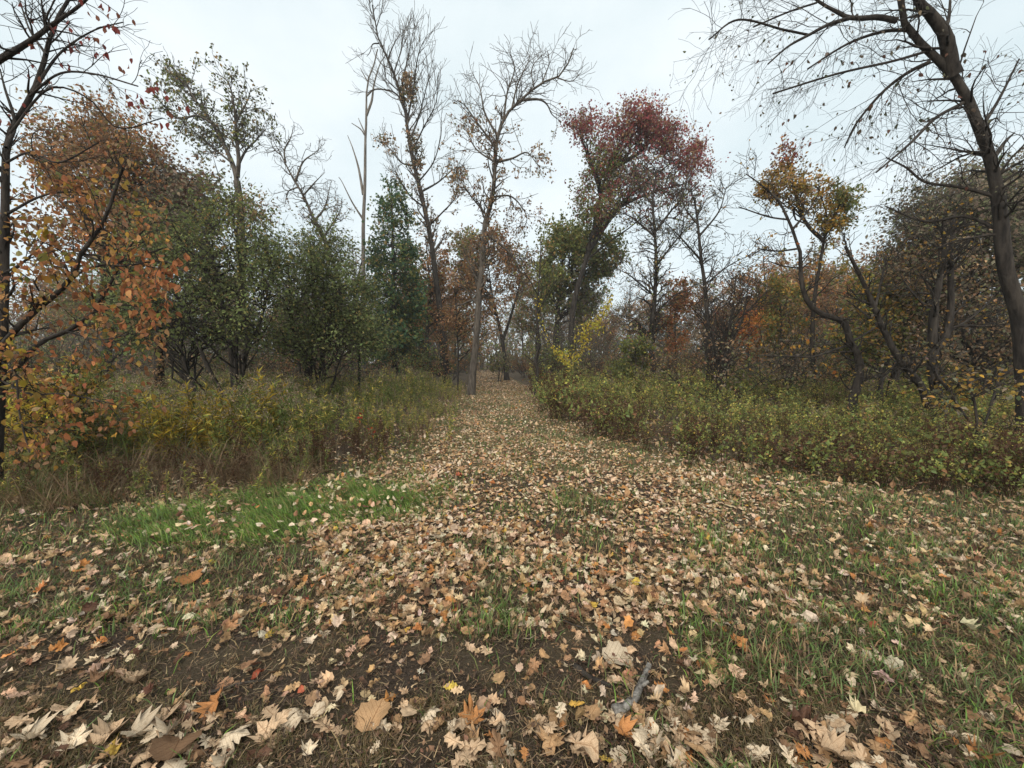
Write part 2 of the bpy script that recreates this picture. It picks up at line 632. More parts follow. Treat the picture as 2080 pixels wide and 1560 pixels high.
def branch_part(root, batches, mat, name='branches', k=4):
    m = MB()
    for P, R in batches:
        m.add(*tubes(P, R, k=k if R.max() > 0.02 else 3))
    return m.build(name, mat, root)


def px_box(x0, x1, y0, y1):
    def f(p):
        a, b = proj(p)
        return (a > x0) & (a < x1) & (b > y0) & (b < y1)
    return f


def clumps(ells, Y, dY, n_scale=1.0):
    """clump centres in ellipses (cx, cy, rx, ry, n, palette index) seen Y metres ahead, dY metres deep"""
    cs, pi = [], []
    for e in ells:
        n = int(e[4] * n_scale)
        u = unit(rng.standard_normal((n, 3))) * (rng.random((n, 1)) ** 0.45) * np.where(rng.random((n, 1)) < 0.25, 1.22, 1)
        cs.append(at(e[0] + e[2] * u[:, 0], e[1] + e[3] * u[:, 1], Y + dY * u[:, 2]))
        pi += [e[5] if len(e) > 5 else 0] * n
    return np.vstack(cs), np.array(pi)


def crown(root, stems, centres, pidx, palettes, rad, leaves_per, size, mat=M_LEAF, bark=M_BARK, twigs=6, tmpl=T_RHOMB, name='crown', rise=(0.3, 0.9), jit=0.22, rbase=0.012, droop=-0.4):
    """limbs run from the stems to the clump centres, twigs spread there and bear the leaves"""
    P, R = stack(*stems)
    N = len(centres)
    flatP = P.reshape(-1, 3)
    d = np.linalg.norm((flatP[None] - centres[:, None])[:, :, :2], axis=2)
    want = centres[:, 2:3] - rng.uniform(*rise, (N, 1)) * d
    cost = np.abs(flatP[None, :, 2] - want) + 0.6 * d
    j = cost.argmin(1)
    S, r0 = flatP[j], R.reshape(-1)[j]
    mid = S * 0.45 + centres * 0.55 + np.stack([np.zeros(N), np.zeros(N), 0.12 * np.linalg.norm(centres - S, axis=1)], 1)
    t = np.linspace(0, 1, 7)[None, :, None]
    B = (1 - t) ** 2 * S[:, None] + 2 * t * (1 - t) * mid[:, None] + t ** 2 * centres[:, None]
    ln = np.linalg.norm(centres - S, axis=1)
    B[:, 1:] += rng.standard_normal((N, 6, 3)) * (0.035 * ln)[:, None, None]
    ra = np.minimum(r0 * 0.6, 0.008 + rbase * ln)[:, None]
    s = np.linspace(0, 1, 7)[None]
    Rb = ra * (1 - s) + 0.005 * s
    Pt, Rt = grow(B, Rb, N * twigs, rad * 1.4, ang=(25, 80), n=4, t=(0.55, 1.0), wig=0.25, rf=0.5, rmin=0.003, fall=0.2)
    br = MB()
    br.add(*tubes(B, Rb, 4))
    br.add(*tubes(Pt, Rt, 3))
    br.build('branches', bark, root)
    NL = N * leaves_per
    m = MB()
    par = rng.integers(0, len(Pt), NL)
    # nearest clump's palette for each leaf
    p, T, _ = lookup(Pt, Rt, par, rng.uniform(0.1, 1, NL))
    p = p + rng.standard_normal((NL, 3)) * rad * 0.16
    near = np.empty(NL, int)
    for a in range(0, NL, 4000):
        near[a:a + 4000] = ((p[a:a + 4000, None] - centres[None]) ** 2).sum(2).argmin(1)
    tone = np.exp(0.22 * rng.standard_normal(N))
    col = np.zeros((NL, 3))
    for k in range(len(palettes)):
        q = pidx[near] == k
        if q.any():
            col[q] = pick(palettes[k], int(q.sum()), jit)
    col = np.clip(col * tone[near][:, None], 0.003, 0.8)
    dd = unit(T * 0.5 + rng.standard_normal((NL, 3)) * 0.7 + np.array([0, 0, droop]))
    m.add(*inst(tmpl, basis(dd, flat=0.6), p, size * rng.uniform(0.6, 1.35, NL), col))
    return m.build(name, mat, root)


# --- bent tree left of the path
Yb = 18.4
b_tr = limb([(956, 803), (961, 749), (966, 702), (973, 601), (979, 534), (983, 471), (995, 421), (1003, 377), (1006, 320), (1011, 276), (1023, 242), (1040, 219), (1060, 202), (1080, 183), (1101, 168), (1131, 158), (1151, 135), (1165, 98)], Yb, 0.175, 0.025, 26, ground=True, power=1.15)
b_l = [limb(p, Yb, r, 0.012, 26, dY=q) for p, r, q in [
    ([(1060, 203), (1094, 202), (1111, 212), (1121, 232), (1138, 246)], 0.07, 0.8),
    ([(1023, 242), (1030, 190), (1045, 140), (1032, 100)], 0.06, -0.7), ([(1040, 219), (1052, 170), (1075, 120), (1070, 105)], 0.05, 1),
    ([(1011, 276), (985, 230), (975, 180), (960, 150)], 0.06, 0.6), ([(1007, 300), (970, 250), (945, 215), (928, 203)], 0.06, -1),
    ([(1006, 330), (965, 300), (945, 250)], 0.05, 1.5), ([(1006, 330), (1040, 322), (1070, 310), (1092, 335)], 0.06, -0.8),
    ([(1000, 400), (1040, 400), (1070, 440), (1060, 470)], 0.05, 1), ([(990, 440), (950, 390), (940, 380)], 0.05, -1.4),
    ([(1101, 168), (1115, 130), (1112, 105)], 0.035, 0.5), ([(1131, 158), (1160, 165), (1178, 150)], 0.03, -0.5), ([(983, 471), (1040, 520), (1062, 580), (1050, 620)], 0.07, 1.2),
    ([(1085, 180), (1080, 140), (1100, 112)], 0.03, 0.5)]]
r = tree_root('bent_tree', b_tr[0][0], 'tall bare tree with its top bent over, at the left edge of the path')
trunk_part(r, [b_tr], M_BARK_GREY, 10)
LP, LR = stack(b_tr, *b_l)
branch_part(r, [stack(q) for q in b_l], M_BARK_GREY, 'limb', 5) if False else None
for q in b_l:
    trunk_part(r, [q], M_BARK_GREY, 6, 0.03, 'limb')
P1, R1 = grow(LP, LR, 300, 1.7, n=7, t=(0.25, 1), up=0.05, wig=0.22, rf=0.45, rmin=0.009, keep=px_box(0, 2080, 0, 620))
P2, R2 = grow(P1, R1, 900, 0.7, n=5, wig=0.25, rf=0.6, rmin=0.006)
branch_part(r, [(P1, R1), (P2, R2)], M_BARK_GREY, 'twigs')
MB().add(*leaves_on(P2, R2, 4600, 0.13, BROWN + [(0.14, 0.05, 0.03, 1)], keep=lambda p: proj(p)[1] > 210 + 60 * rng.random(len(p)) - 0.25 * (1000 - proj(p)[0]))).build('crown', M_LEAF, r)

# --- tall leaning tree with bare top
Ya = 25
a_tr = limb([(908, 786), (905, 749), (902, 702), (897, 651), (885, 567), (877, 500), (862, 421), (841, 337), (831, 286), (821, 215), (804, 162), (788, 118), (771, 87), (762, 44), (756, 10)], Ya, 0.23, 0.03, 26, ground=True, power=1.05)
a_l = [limb(p, Ya, r_, 0.014, 26, dY=q) for p, r_, q in [
    ([(788, 120), (800, 90), (812, 70)], 0.05, 0.5), ([(771, 88), (757, 90), (752, 105), (745, 115)], 0.04, -0.3), ([(821, 215), (818, 170), (828, 120), (842, 50)], 0.07, 1),
    ([(826, 250), (838, 190), (850, 110), (868, 70)], 0.07, -1), ([(831, 286), (850, 240), (868, 170), (880, 120)], 0.06, 1.5), ([(836, 310), (860, 260), (885, 210), (890, 150)], 0.06, -1.4),
    ([(810, 185), (785, 160), (780, 130)], 0.04, -0.5), ([(819, 205), (795, 185), (760, 182), (745, 190)], 0.06, 0.7), ([(841, 337), (815, 330), (790, 300), (770, 285)], 0.06, 1),
    ([(850, 370), (880, 330), (895, 280), (897, 245)], 0.06, -1), ([(855, 390), (890, 370), (920, 345), (945, 335)], 0.07, 1.6), ([(862, 421), (835, 400), (815, 370), (800, 340)], 0.06, -1),
    ([(870, 460), (900, 430), (925, 400), (935, 350)], 0.06, 1), ([(800, 150), (815, 100), (820, 65)], 0.04, 0.6), ([(765, 55), (775, 20), (778, -15)], 0.03, 0.3), ([(760, 40), (750, 10), (755, -20)], 0.03, -0.3)]]
r = tree_root('leaning_tree', a_tr[0][0], 'tallest slender tree, leaning left, with a bare top and leaf clumps along its trunk')
trunk_part(r, [a_tr], M_BARK, 10)
for q in a_l:
    trunk_part(r, [q], M_BARK, 6, 0.03, 'limb')
LP, LR = stack(a_tr, *a_l)
P1, R1 = grow(LP, LR, 320, 2.1, ang=(20, 55), n=7, t=(0.25, 1), up=0.12, wig=0.15, rf=0.45, rmin=0.011, keep=px_box(0, 2080, -200, 560))
P2, R2 = grow(P1, R1, 900, 0.9, ang=(20, 50), n=5, up=0.08, wig=0.2, rf=0.6, rmin=0.008)
branch_part(r, [(P1, R1), (P2, R2)], M_BARK_GREY, 'twigs')


def a_keep(p):
    x, y = proj(p)
    k = y > 330 + 80 * rng.random(len(p))
    for cx, cy, rx, ry in [(830, 180, 20, 35), (840, 300, 22, 40), (815, 275, 20, 20), (795, 290, 20, 25), (900, 355, 50, 20), (850, 330, 15, 15)]:
        k |= ((x - cx) / rx) ** 2 + ((y - cy) / ry) ** 2 < 1
    return k


m = MB()
m.add(*leaves_on(P2, R2, 6000, 0.16, BROWN + [(0.07, 0.07, 0.035, 2)], keep=a_keep))
for cx, cy, rx, ry, nn in [(832, 185, 16, 32, 420), (850, 333, 12, 10, 150), (842, 290, 16, 26, 160), (826, 160, 12, 14, 120), (780, 285, 18, 18, 120)]:
    u = rng.standard_normal((nn, 3)) * 0.5
    m.add(*inst(T_RHOMB, basis(rng.standard_normal((nn, 3))), at(cx + rx * u[:, 0], cy + ry * u[:, 1], Ya + 0.5 * u[:, 2]), 0.18 * rng.uniform(0.6, 1.3, nn), pick(BROWN + [(0.05, 0.05, 0.03, 3)], nn)))
m.build('crown', M_LEAF, r)

# --- dead snag
Ys = 27
s_tr = limb([(737, 785), (738, 640), (738, 460), (741, 380), (742, 290), (744, 240), (744, 200), (747, 165), (760, 130), (767, 100)], Ys, 0.20, 0.035, 24, ground=True)
s_l = [limb(p, Ys, r_, 0.02, 24, dY=q) for p, r_, q in [
    ([(744, 235), (755, 205), (760, 170), (772, 130), (783, 112)], 0.09, 0.3), ([(745, 195), (760, 182), (785, 183), (805, 195)], 0.06, -0.4), ([(738, 395), (728, 340), (716, 300), (706, 275)], 0.11, 0.5),
    ([(741, 275), (732, 262), (714, 250)], 0.05, -0.2), ([(741, 270), (730, 245), (728, 240)], 0.05, 0.2), ([(737, 445), (715, 410), (695, 370), (688, 360)], 0.08, -0.5), ([(746, 165), (738, 150), (732, 138)], 0.04, 0)]]
r = tree_root('dead_tree', s_tr[0][0], 'dead barkless pale tree with forked stubs rising left of the leaning tree')
trunk_part(r, [s_tr], M_BARK_PALE, 9)
for q in s_l:
    trunk_part(r, [q], M_BARK_PALE, 6, 0.04, 'limb')

# --- bare leaning tree with curly twigs, left
Yc = 20
c_tr = limb([(722, 792), (710, 700), (690, 580), (670, 515), (639, 448), (616, 397), (592, 357), (572, 316), (560, 295)], Yc, 0.19, 0.02, 22, ground=True)
c_l = [limb(p, Yc, r_, 0.01, 22, dY=q) for p, r_, q in [
    ([(580, 330), (578, 305), (590, 280), (597, 258)], 0.05, 0.4), ([(600, 370), (615, 330), (640, 310), (650, 300)], 0.06, 0.6), ([(616, 397), (640, 370), (660, 350)], 0.05, -0.6),
    ([(572, 316), (555, 300), (548, 275)], 0.035, -0.3), ([(605, 380), (585, 390), (578, 420)], 0.04, 0.3), ([(639, 448), (660, 420), (672, 370)], 0.06, 0.8), ([(655, 485), (690, 430), (695, 400)], 0.06, -0.6)]]
r = tree_root('curly_tree', c_tr[0][0], 'bare grey tree with curling twigs leaning left beside the dead pale tree')
trunk_part(r, [c_tr], M_BARK_GREY, 9)
for q in c_l:
    trunk_part(r, [q], M_BARK_GREY, 6, 0.03, 'limb')
LP, LR = stack(c_tr, *c_l)
P1, R1 = grow(LP, LR, 170, 1.5, n=8, t=(0.3, 1), up=0.05, wig=0.4, rf=0.45, rmin=0.009, keep=px_box(0, 2080, 0, 560))
P2, R2 = grow(P1, R1, 480, 0.6, n=6, wig=0.4, rf=0.6, rmin=0.006)
branch_part(r, [(P1, R1), (P2, R2)], M_BARK_GREY, 'twigs')
MB().add(*leaves_on(P2, R2, 500, 0.12, BROWN, keep=lambda p: proj(p)[1] > 400)).build('crown', M_LEAF, r)

# --- forked tree on the left skyline
Yd = 21
d_tr = limb([(497, 795), (492, 600), (490, 450), (485, 390), (481, 368)], Yd, 0.23, 0.16, 20, ground=True)
d_l = [limb(p, Yd, r_, 0.02, 20, dY=q) for p, r_, q in [
    ([(481, 368), (475, 340), (451, 286), (414, 225), (380, 188), (337, 162)], 0.13, 1), ([(482, 360), (485, 326), (481, 286), (476, 219), (464, 168), (438, 148)], 0.11, -0.8), ([(484, 335), (500, 305), (520, 285), (540, 262)], 0.07, 0.6),
    ([(430, 250), (400, 235), (360, 240), (320, 200)], 0.06, -1), ([(400, 208), (370, 160), (345, 130)], 0.05, 0.5), ([(470, 330), (420, 290), (380, 255)], 0.06, 1), ([(478, 250), (500, 210), (510, 180)], 0.05, 0.4)]]
r = tree_root('forked_tree', d_tr[0][0], 'thinly leaved tree forking into two long limbs above the dark green bushes')
trunk_part(r, [d_tr], M_BARK_GREY, 9)
for q in d_l:
    trunk_part(r, [q], M_BARK_GREY, 6, 0.03, 'limb')
LP, LR = stack(*d_l)
P1, R1 = grow(LP, LR, 200, 1.5, n=7, t=(0.2, 1), up=0.08, wig=0.2, rf=0.45, rmin=0.009)
P2, R2 = grow(P1, R1, 800, 0.7, n=5, wig=0.25, rf=0.6, rmin=0.006)
branch_part(r, [(P1, R1), (P2, R2)], M_BARK_GREY, 'twigs')
m = MB().add(*leaves_on(P2, R2, 3000, 0.16, OLIVE + [(0.08, 0.07, 0.04, 4)]))
cen, pi = clumps([(505, 430, 45, 45, 30)], Yd, 1.2)
m.add(*inst(T_RHOMB, basis(rng.standard_normal((900, 3))), np.repeat(cen, 30, 0) + rng.standard_normal((900, 3)) * 0.35, 0.17 * rng.uniform(0.6, 1.3, 900), pick(BROWN, 900)))
m.build('crown', M_LEAF, r)


# --- generic: a tree or bush with clumped crown
def clumped(name, label, base, stems_px, Y, ells, palettes, r0=0.15, dY=2.0, rad=0.6, lp=60, size=0.14, bark=M_BARK, cat='tree', tmpl=T_RHOMB, n_scale=1.0, twigs=6, group=None, **kw):
    st = [limb(p, Y, r0 * (1.0 if i == 0 else 0.75), 0.02, 20, dY=(0 if i == 0 else rng.uniform(-0.6, 0.6)), ground=(p[0][1] > 740)) for i, p in enumerate(stems_px)]
    rt = tree_root(name, st[0][0][0], label, cat, group)
    for q in st:
        trunk_part(rt, [q], bark, 8, 0.05, 'trunk')
    cen, pi = clumps(ells, Y, dY, n_scale)
    crown(rt, st, cen, pi, palettes, rad, lp, size, bark=bark, twigs=twigs, tmpl=tmpl, **kw)
    return rt


# rust oak on the left
clumped('oak_tree', 'rust brown oak with a domed crown behind the orange-leaved tree', None,
        [[(215, 800), (215, 600), (205, 450), (200, 330), (195, 260)], [(212, 560), (260, 430), (300, 340)], [(210, 520), (150, 400), (110, 320)]], 15,
        [(190, 270, 110, 62, 70), (250, 340, 115, 75, 70), (130, 330, 75, 75, 40), (330, 400, 100, 75, 50, 1), (200, 440, 140, 90, 60), (400, 400, 75, 75, 36, 1)], [RUST + BROWN, GREYBROWN + [(0.14, 0.08, 0.05, 4)]], 0.2, 2.6, 0.8, 70, 0.13, n_scale=1.1)
# dark green bush left, many stems
clumped('buckthorn_tree', 'broad dark green bush with many black stems behind yellow goldenrod', None,
        [[(478, 845), (470, 720), (455, 640), (440, 560), (420, 480)], [(482, 845), (500, 720), (530, 650), (550, 560)], [(475, 845), (420, 740), (380, 640), (330, 560)], [(470, 850), (395, 790), (365, 700), (340, 640)], [(480, 845), (480, 700), (490, 580), (480, 470)]], 9.5,
        [(440, 470, 130, 85, 60, 1), (340, 560, 115, 100, 75), (480, 600, 120, 105, 80), (400, 660, 150, 55, 45), (270, 640, 65, 55, 26), (530, 510, 60, 55, 30)], [GREEN, GREEN + OLIVE], 0.085, 2.0, 0.65, 66, 0.075, twigs=7, n_scale=1.05)
# green bush right of it
clumped('buckthorn_tree', 'green leafy multi-stemmed bush left of the thin dark sapling', None,
        [[(626, 825), (626, 783), (619, 732), (599, 695), (590, 620), (585, 540)], [(640, 825), (643, 793), (650, 752), (665, 690), (690, 600)], [(632, 825), (632, 740), (640, 640), (630, 520)], [(645, 825), (665, 750), (690, 720)]], 12,
        [(600, 560, 70, 85, 60), (660, 590, 80, 80, 65), (700, 660, 70, 60, 40), (610, 680, 85, 45, 36), (640, 500, 60, 40, 26)], [GREEN], 0.075, 2.0, 0.7, 66, 0.085, twigs=7, n_scale=1.1)
# stem cluster far left with ivy-dark trunk
clumped('vine_clad_trunk', 'thick dark trunk wrapped in brown vine leaves at the left edge of the green bush', None,
        [[(322, 850), (323, 780), (322, 720), (318, 640), (300, 540)]], 9.2, [(322, 780, 14, 45, 18), (321, 720, 14, 30, 8)], [BROWN], 0.15, 0.2, 0.12, 40, 0.06)
# dark sapling
clumped('sapling', 'thin dark sapling standing right of the green bushes', None,
        [[(729, 810), (729, 789), (730, 736), (724, 651), (724, 584), (735, 530)], [(727, 700), (705, 640), (695, 580)]], 14, [(720, 600, 40, 70, 24), (740, 680, 45, 50, 20)], [GREEN], 0.06, 0.8, 0.5, 60, 0.1)
# conifer
Yk = 24
k_tr = limb([(800, 785), (800, 600), (797, 450), (794, 358)], Yk, 0.22, 0.02, 24, ground=True)
r = tree_root('spruce_tree', k_tr[0][0], 'dark blue-green conifer with a pointed top between the dead tree and the leaning tree')
trunk_part(r, [k_tr], M_BARK, 8)
yy = 360 + 375 * rng.random(430) ** 0.8
uu = unit(rng.standard_normal((430, 2))) * (rng.random((430, 1)) ** 0.5)
hw = np.interp(yy, [355, 420, 520, 640, 735], [5, 34, 62, 74, 70]) * (0.75 + 0.45 * np.sin(yy * 0.16 + 2 * uu[:, 0]) ** 2)
cen = at(798 + hw * uu[:, 0], yy, Yk + hw / FPX * Yk * uu[:, 1])
crown(r, [k_tr], cen, np.zeros(430, int), [DEEP + DEEP + OLIVE], 0.6, 30, 0.18, twigs=6, tmpl=T_TUFT, rise=(-0.3, 0.1), rbase=0.006)

# red oak right of the path
clumped('red_oak_tree', 'tall oak with crimson upper crown and green lower boughs', None,
        [[(1163, 785), (1160, 730), (1165, 620), (1195, 511), (1215, 420), (1228, 363), (1260, 300), (1300, 230)], [(1195, 511), (1250, 430), (1310, 370), (1380, 320)], [(1222, 390), (1200, 330), (1175, 270), (1160, 250)], [(1240, 345), (1310, 300), (1340, 240)], [(1200, 490), (1230, 440), (1300, 400), (1400, 370)]], 26,
        [(1310, 240, 65, 42, 52), (1250, 270, 50, 40, 26), (1178, 250, 30, 28, 18), (1355, 290, 50, 40, 28), (1405, 330, 38, 45, 28), (1230, 330, 50, 50, 34, 1), (1225, 400, 60, 60, 44, 1), (1300, 380, 70, 55, 34, 2), (1290, 310, 50, 40, 24, 2), (1380, 390, 50, 40, 18, 2)], [CRIMSON + CRIMSON + CRIMSON + BROWN, OLIVE + OLIVE + CRIMSON, GREYBROWN + CRIMSON], 0.26, 2.8, 0.9, 66, 0.17, n_scale=1.1)
clumped('oak_tree', 'olive green oak with dense low crown just right of the path, before the red oak', None,
        [[(1128, 780), (1130, 680), (1140, 560), (1150, 470)], [(1135, 620), (1170, 520), (1200, 460)]], 29,
        [(1135, 490, 50, 45, 44), (1180, 500, 45, 65, 46), (1115, 560, 40, 60, 40), (1170, 590, 60, 70, 50, 1), (1230, 520, 50, 50, 26)], [OLIVE, OLIVE + GREYBROWN], 0.3, 3.0, 0.8, 80, 0.22)
# twiggy bare tree
Yt = 20
t_tr = limb([(1326, 795), (1326, 742), (1323, 688), (1330, 600), (1333, 533), (1330, 471), (1326, 404), (1335, 340)], Yt, 0.16, 0.03, 22, ground=True)
t_l = [limb(p, Yt, r_, 0.015, 22, dY=q) for p, r_, q in [
    ([(1330, 480), (1280, 440), (1240, 425)], 0.06, 1), ([(1331, 470), (1370, 420), (1400, 390), (1420, 370)], 0.07, -1), ([(1333, 540), (1380, 480), (1420, 440)], 0.06, 1), ([(1328, 600), (1280, 560), (1250, 545)], 0.05, -1), ([(1328, 420), (1300, 380), (1290, 350)], 0.05, 0.5), ([(1328, 640), (1370, 600), (1400, 590)], 0.05, -0.6), ([(1325, 690), (1290, 650), (1260, 640)], 0.05, -0.8)]]
r = tree_root('bare_tree', t_tr[0][0], 'dark twiggy bare tree standing in front of the red oak')
trunk_part(r, [t_tr], M_BARK, 9)
for q in t_l:
    trunk_part(r, [q], M_BARK, 6, 0.03, 'limb')
LP, LR = stack(t_tr, *t_l)
P1, R1 = grow(LP, LR, 210, 1.8, n=7, t=(0.15, 1), up=0.03, wig=0.25, rf=0.45, rmin=0.009, keep=px_box(0, 2080, 0, 720))
P2, R2 = grow(P1, R1, 1300, 0.8, n=5, wig=0.3, rf=0.6, rmin=0.006)
branch_part(r, [(P1, R1), (P2, R2)], M_BARK, 'twigs')
MB().add(*leaves_on(P2, R2, 1500, 0.12, BROWN + OLIVE)).build('crown', M_LEAF, r)


def bare(name, label, Y, tr, limbs, r0, N1, L1, N2, L2, leaves=0, pal=BROWN, bark=M_BARK, size=0.1, up=0.06, wig=0.2, rmin=0.007, keep=None, lkeep=None, tmpl=T_RHOMB, group=None, n3=0, droop=-0.4, drop2=0.0, rf=0.42):
    tr = [limb(p, Y, r0 * (1 if i == 0 else 0.8), 0.25 * r0, 22, dY=(0 if i == 0 else rng.uniform(-0.5, 0.5)), ground=p[0][1] > 770) for i, p in enumerate(tr)]
    ls = [limb(p, Y, r_, 0.012, 22, dY=q) for p, r_, q in limbs]
    rt = tree_root(name, tr[0][0][0], label, 'tree', group)
    for q in tr:
        trunk_part(rt, [q], bark, 10, 0.05, 'trunk')
    for q in ls:
        trunk_part(rt, [q], bark, 6, 0.03, 'limb')
    LP, LR = stack(*tr, *ls)
    P1, R1 = grow(LP, LR, N1, L1, n=7, t=(0.2, 1), up=up, wig=wig, rf=rf, rmin=rmin * 1.3, keep=keep)
    P2, R2 = grow(P1, R1, N2, L2, n=6, wig=wig * 1.1, rf=0.6, rmin=rmin, up=drop2)
    bs = [(P1, R1), (P2, R2)]
    if n3:
        bs.append(grow(P2, R2, n3, L2 * 0.5, n=4, wig=0.25, rf=0.7, rmin=rmin * 0.8, up=drop2))
    branch_part(rt, bs, bark, 'twigs')
    Pe, Re = bs[-1]
    if leaves:
        MB().add(*leaves_on(Pe, Re, leaves, size, pal, keep=lkeep, tmpl=tmpl, droop=droop)).build('crown', M_LEAF, rt)
    return rt, Pe, Re


bare('bare_tree', 'straight bare grey tree to the right of the twiggy tree', 16, [[(1436, 800), (1435, 762), (1437, 668), (1432, 584), (1424, 525), (1417, 451), (1410, 400)]],
     [([(1420, 480), (1460, 430), (1475, 380)], 0.05, 0.5), ([(1425, 530), (1380, 480), (1350, 450)], 0.05, -0.8), ([(1430, 580), (1480, 540), (1520, 520)], 0.04, 0.6), ([(1417, 455), (1390, 420), (1385, 380)], 0.04, 0.4)], 0.13, 110, 1.4, 520, 0.7, 500, GREYBROWN)
bare('bare_tree', 'slim dark tree with reddish upright twigs behind the leafy weeds', 14, [[(1465, 800), (1467, 762), (1477, 688), (1487, 635), (1495, 560)], [(1470, 800), (1480, 720), (1510, 640), (1520, 580)], [(1467, 790), (1450, 700), (1445, 640)]],
     [([(1480, 670), (1530, 620), (1560, 590)], 0.03, 0.5), ([(1475, 700), (1430, 650), (1400, 620)], 0.03, -0.5)], 0.085, 120, 1.2, 700, 0.6, 450, [(0.12, 0.05, 0.035, 3), (0.09, 0.05, 0.03, 2)], up=0.12)
bare('bare_tree', 'thin crooked dark trunk rising at the right edge of the path', 17.6, [[(1089, 806), (1091, 749), (1087, 730), (1096, 702), (1092, 668), (1091, 635), (1096, 560), (1099, 490)]],
     [([(1092, 640), (1110, 600), (1130, 570)], 0.03, 0.5), ([(1093, 600), (1070, 560), (1055, 540)], 0.03, -0.5)], 0.085, 40, 1.2, 140, 0.6, 260, OLIVE)

# yellow vine slung between the thin trunk and the next tree
Yv = 17.4
v_ls = [limb(p, Yv, 0.02, 0.012, 24, dY=q) for p, q in [([(1094, 600), (1100, 650), (1110, 685), (1128, 708), (1150, 722), (1168, 712), (1170, 680), (1185, 662), (1205, 655), (1226, 640)], 0.5), ([(1128, 708), (1145, 730), (1160, 742)], -0.3), ([(1190, 660), (1185, 690), (1180, 715), (1165, 735)], 0.3), ([(1226, 640), (1234, 620), (1240, 600)], 0.2)]]
r = tree_root('climbing_vine', v_ls[0][0][0], 'yellow-leaved vine slung in a loop between trunks right of the path', 'vine')
P, R = stack(*v_ls)
MB().add(*tubes(P, R, 5)).build('stem', M_BARK, r)
m = MB().add(*leaves_on(P, R, 520, 0.12, gain(YELLOW, 1.25) + [(0.38, 0.38, 0.08, 2)], t=(0, 1), spread=0.085, tmpl=T_OVATE))
for cx, cy, rx, ry, nn in [(1208, 662, 22, 17, 150), (1188, 690, 12, 20, 60), (1150, 722, 20, 10, 60)]:
    u = rng.standard_normal((nn, 3)) * 0.55
    m.add(*inst(T_OVATE, basis(rng.standard_normal((nn, 3))), at(cx + rx * u[:, 0], cy + ry * u[:, 1], Yv + 0.3 * u[:, 2]), 0.13 * rng.uniform(0.6, 1.2, nn), pick(YELLOW + [(0.3, 0.3, 0.06, 2)], nn)))
m.build('leaves', M_LEAF, r)

# right: twisted tree, twin trunks, brown-crowned tree, big leaner
tw, twP, twR = bare('twisted_tree', 'crooked tree with an S-shaped trunk and a few orange leaves, among green weeds', 9.2,
     [[(1728, 867), (1730, 823), (1740, 786), (1747, 749), (1740, 715), (1727, 698), (1720, 661), (1710, 650), (1676, 641), (1649, 624), (1632, 591), (1626, 550), (1627, 517), (1622, 505), (1609, 464), (1600, 444)]],
     [([(1600, 444), (1582, 410), (1548, 377), (1515, 353)], 0.03, 0.3), ([(1723, 700), (1683, 715), (1649, 725), (1616, 724), (1541, 722)], 0.028, -0.4), ([(1610, 466), (1640, 430), (1660, 400)], 0.03, 0.4), ([(1622, 505), (1580, 510), (1540, 505)], 0.025, -0.4), ([(1626, 545), (1590, 540), (1560, 530)], 0.02, 0.5), ([(1724, 698), (1770, 670), (1800, 640)], 0.03, 0.5), ([(1600, 446), (1560, 440), (1500, 420)], 0.022, 0.5), ([(1735, 800), (1715, 780), (1705, 760)], 0.02, -0.3)],
     0.105, 90, 0.9, 420, 0.45, 160, OCHRE, size=0.08, rmin=0.004, tmpl=T_OVATE)
clumped('oak_tree', 'ochre and brown crowned young oak standing behind the crooked tree', None,
        [[(1655, 800), (1650, 700), (1655, 600), (1666, 534), (1673, 488), (1680, 440), (1660, 380)], [(1673, 490), (1630, 440), (1600, 330)], [(1674, 480), (1700, 430), (1715, 390)]], 13,
        [(1670, 420, 45, 45, 30), (1690, 455, 32, 32, 18), (1715, 410, 26, 40, 20, 1), (1600, 360, 38, 25, 13, 2), (1590, 310, 20, 22, 9, 3), (1630, 380, 35, 30, 16, 2), (1545, 385, 28, 18, 8, 2)], [OCHRE, OLIVE, BROWN + OCHRE, CRIMSON + RUST], 0.09, 1.0, 0.38, 62, 0.10, n_scale=0.8)
tp, tpP, tpR = bare('twin_trunk_tree', 'dark tree splitting low down into two curving trunks, right of the crooked tree', 8.6,
     [[(1895, 880), (1915, 830), (1905, 803), (1895, 763), (1895, 719), (1922, 682), (1932, 618), (1930, 520), (1940, 430)], [(1890, 880), (1888, 864), (1885, 823), (1868, 779), (1828, 732), (1797, 675), (1777, 628), (1750, 567), (1717, 500)], [(1893, 700), (1897, 635), (1908, 567), (1918, 517), (1915, 450)]],
     [([(1797, 675), (1760, 640), (1720, 610)], 0.03, 0.5), ([(1828, 732), (1800, 760), (1790, 790)], 0.025, -0.4), ([(1897, 640), (1850, 590), (1830, 560)], 0.03, 0.4), ([(1925, 675), (1980, 640), (2020, 600)], 0.03, 0.5), ([(1777, 628), (1790, 570), (1800, 520)], 0.03, 0.4)],
     0.11, 130, 1.0, 700, 0.5, 900, GREYBROWN + OCHRE, size=0.07, rmin=0.004)
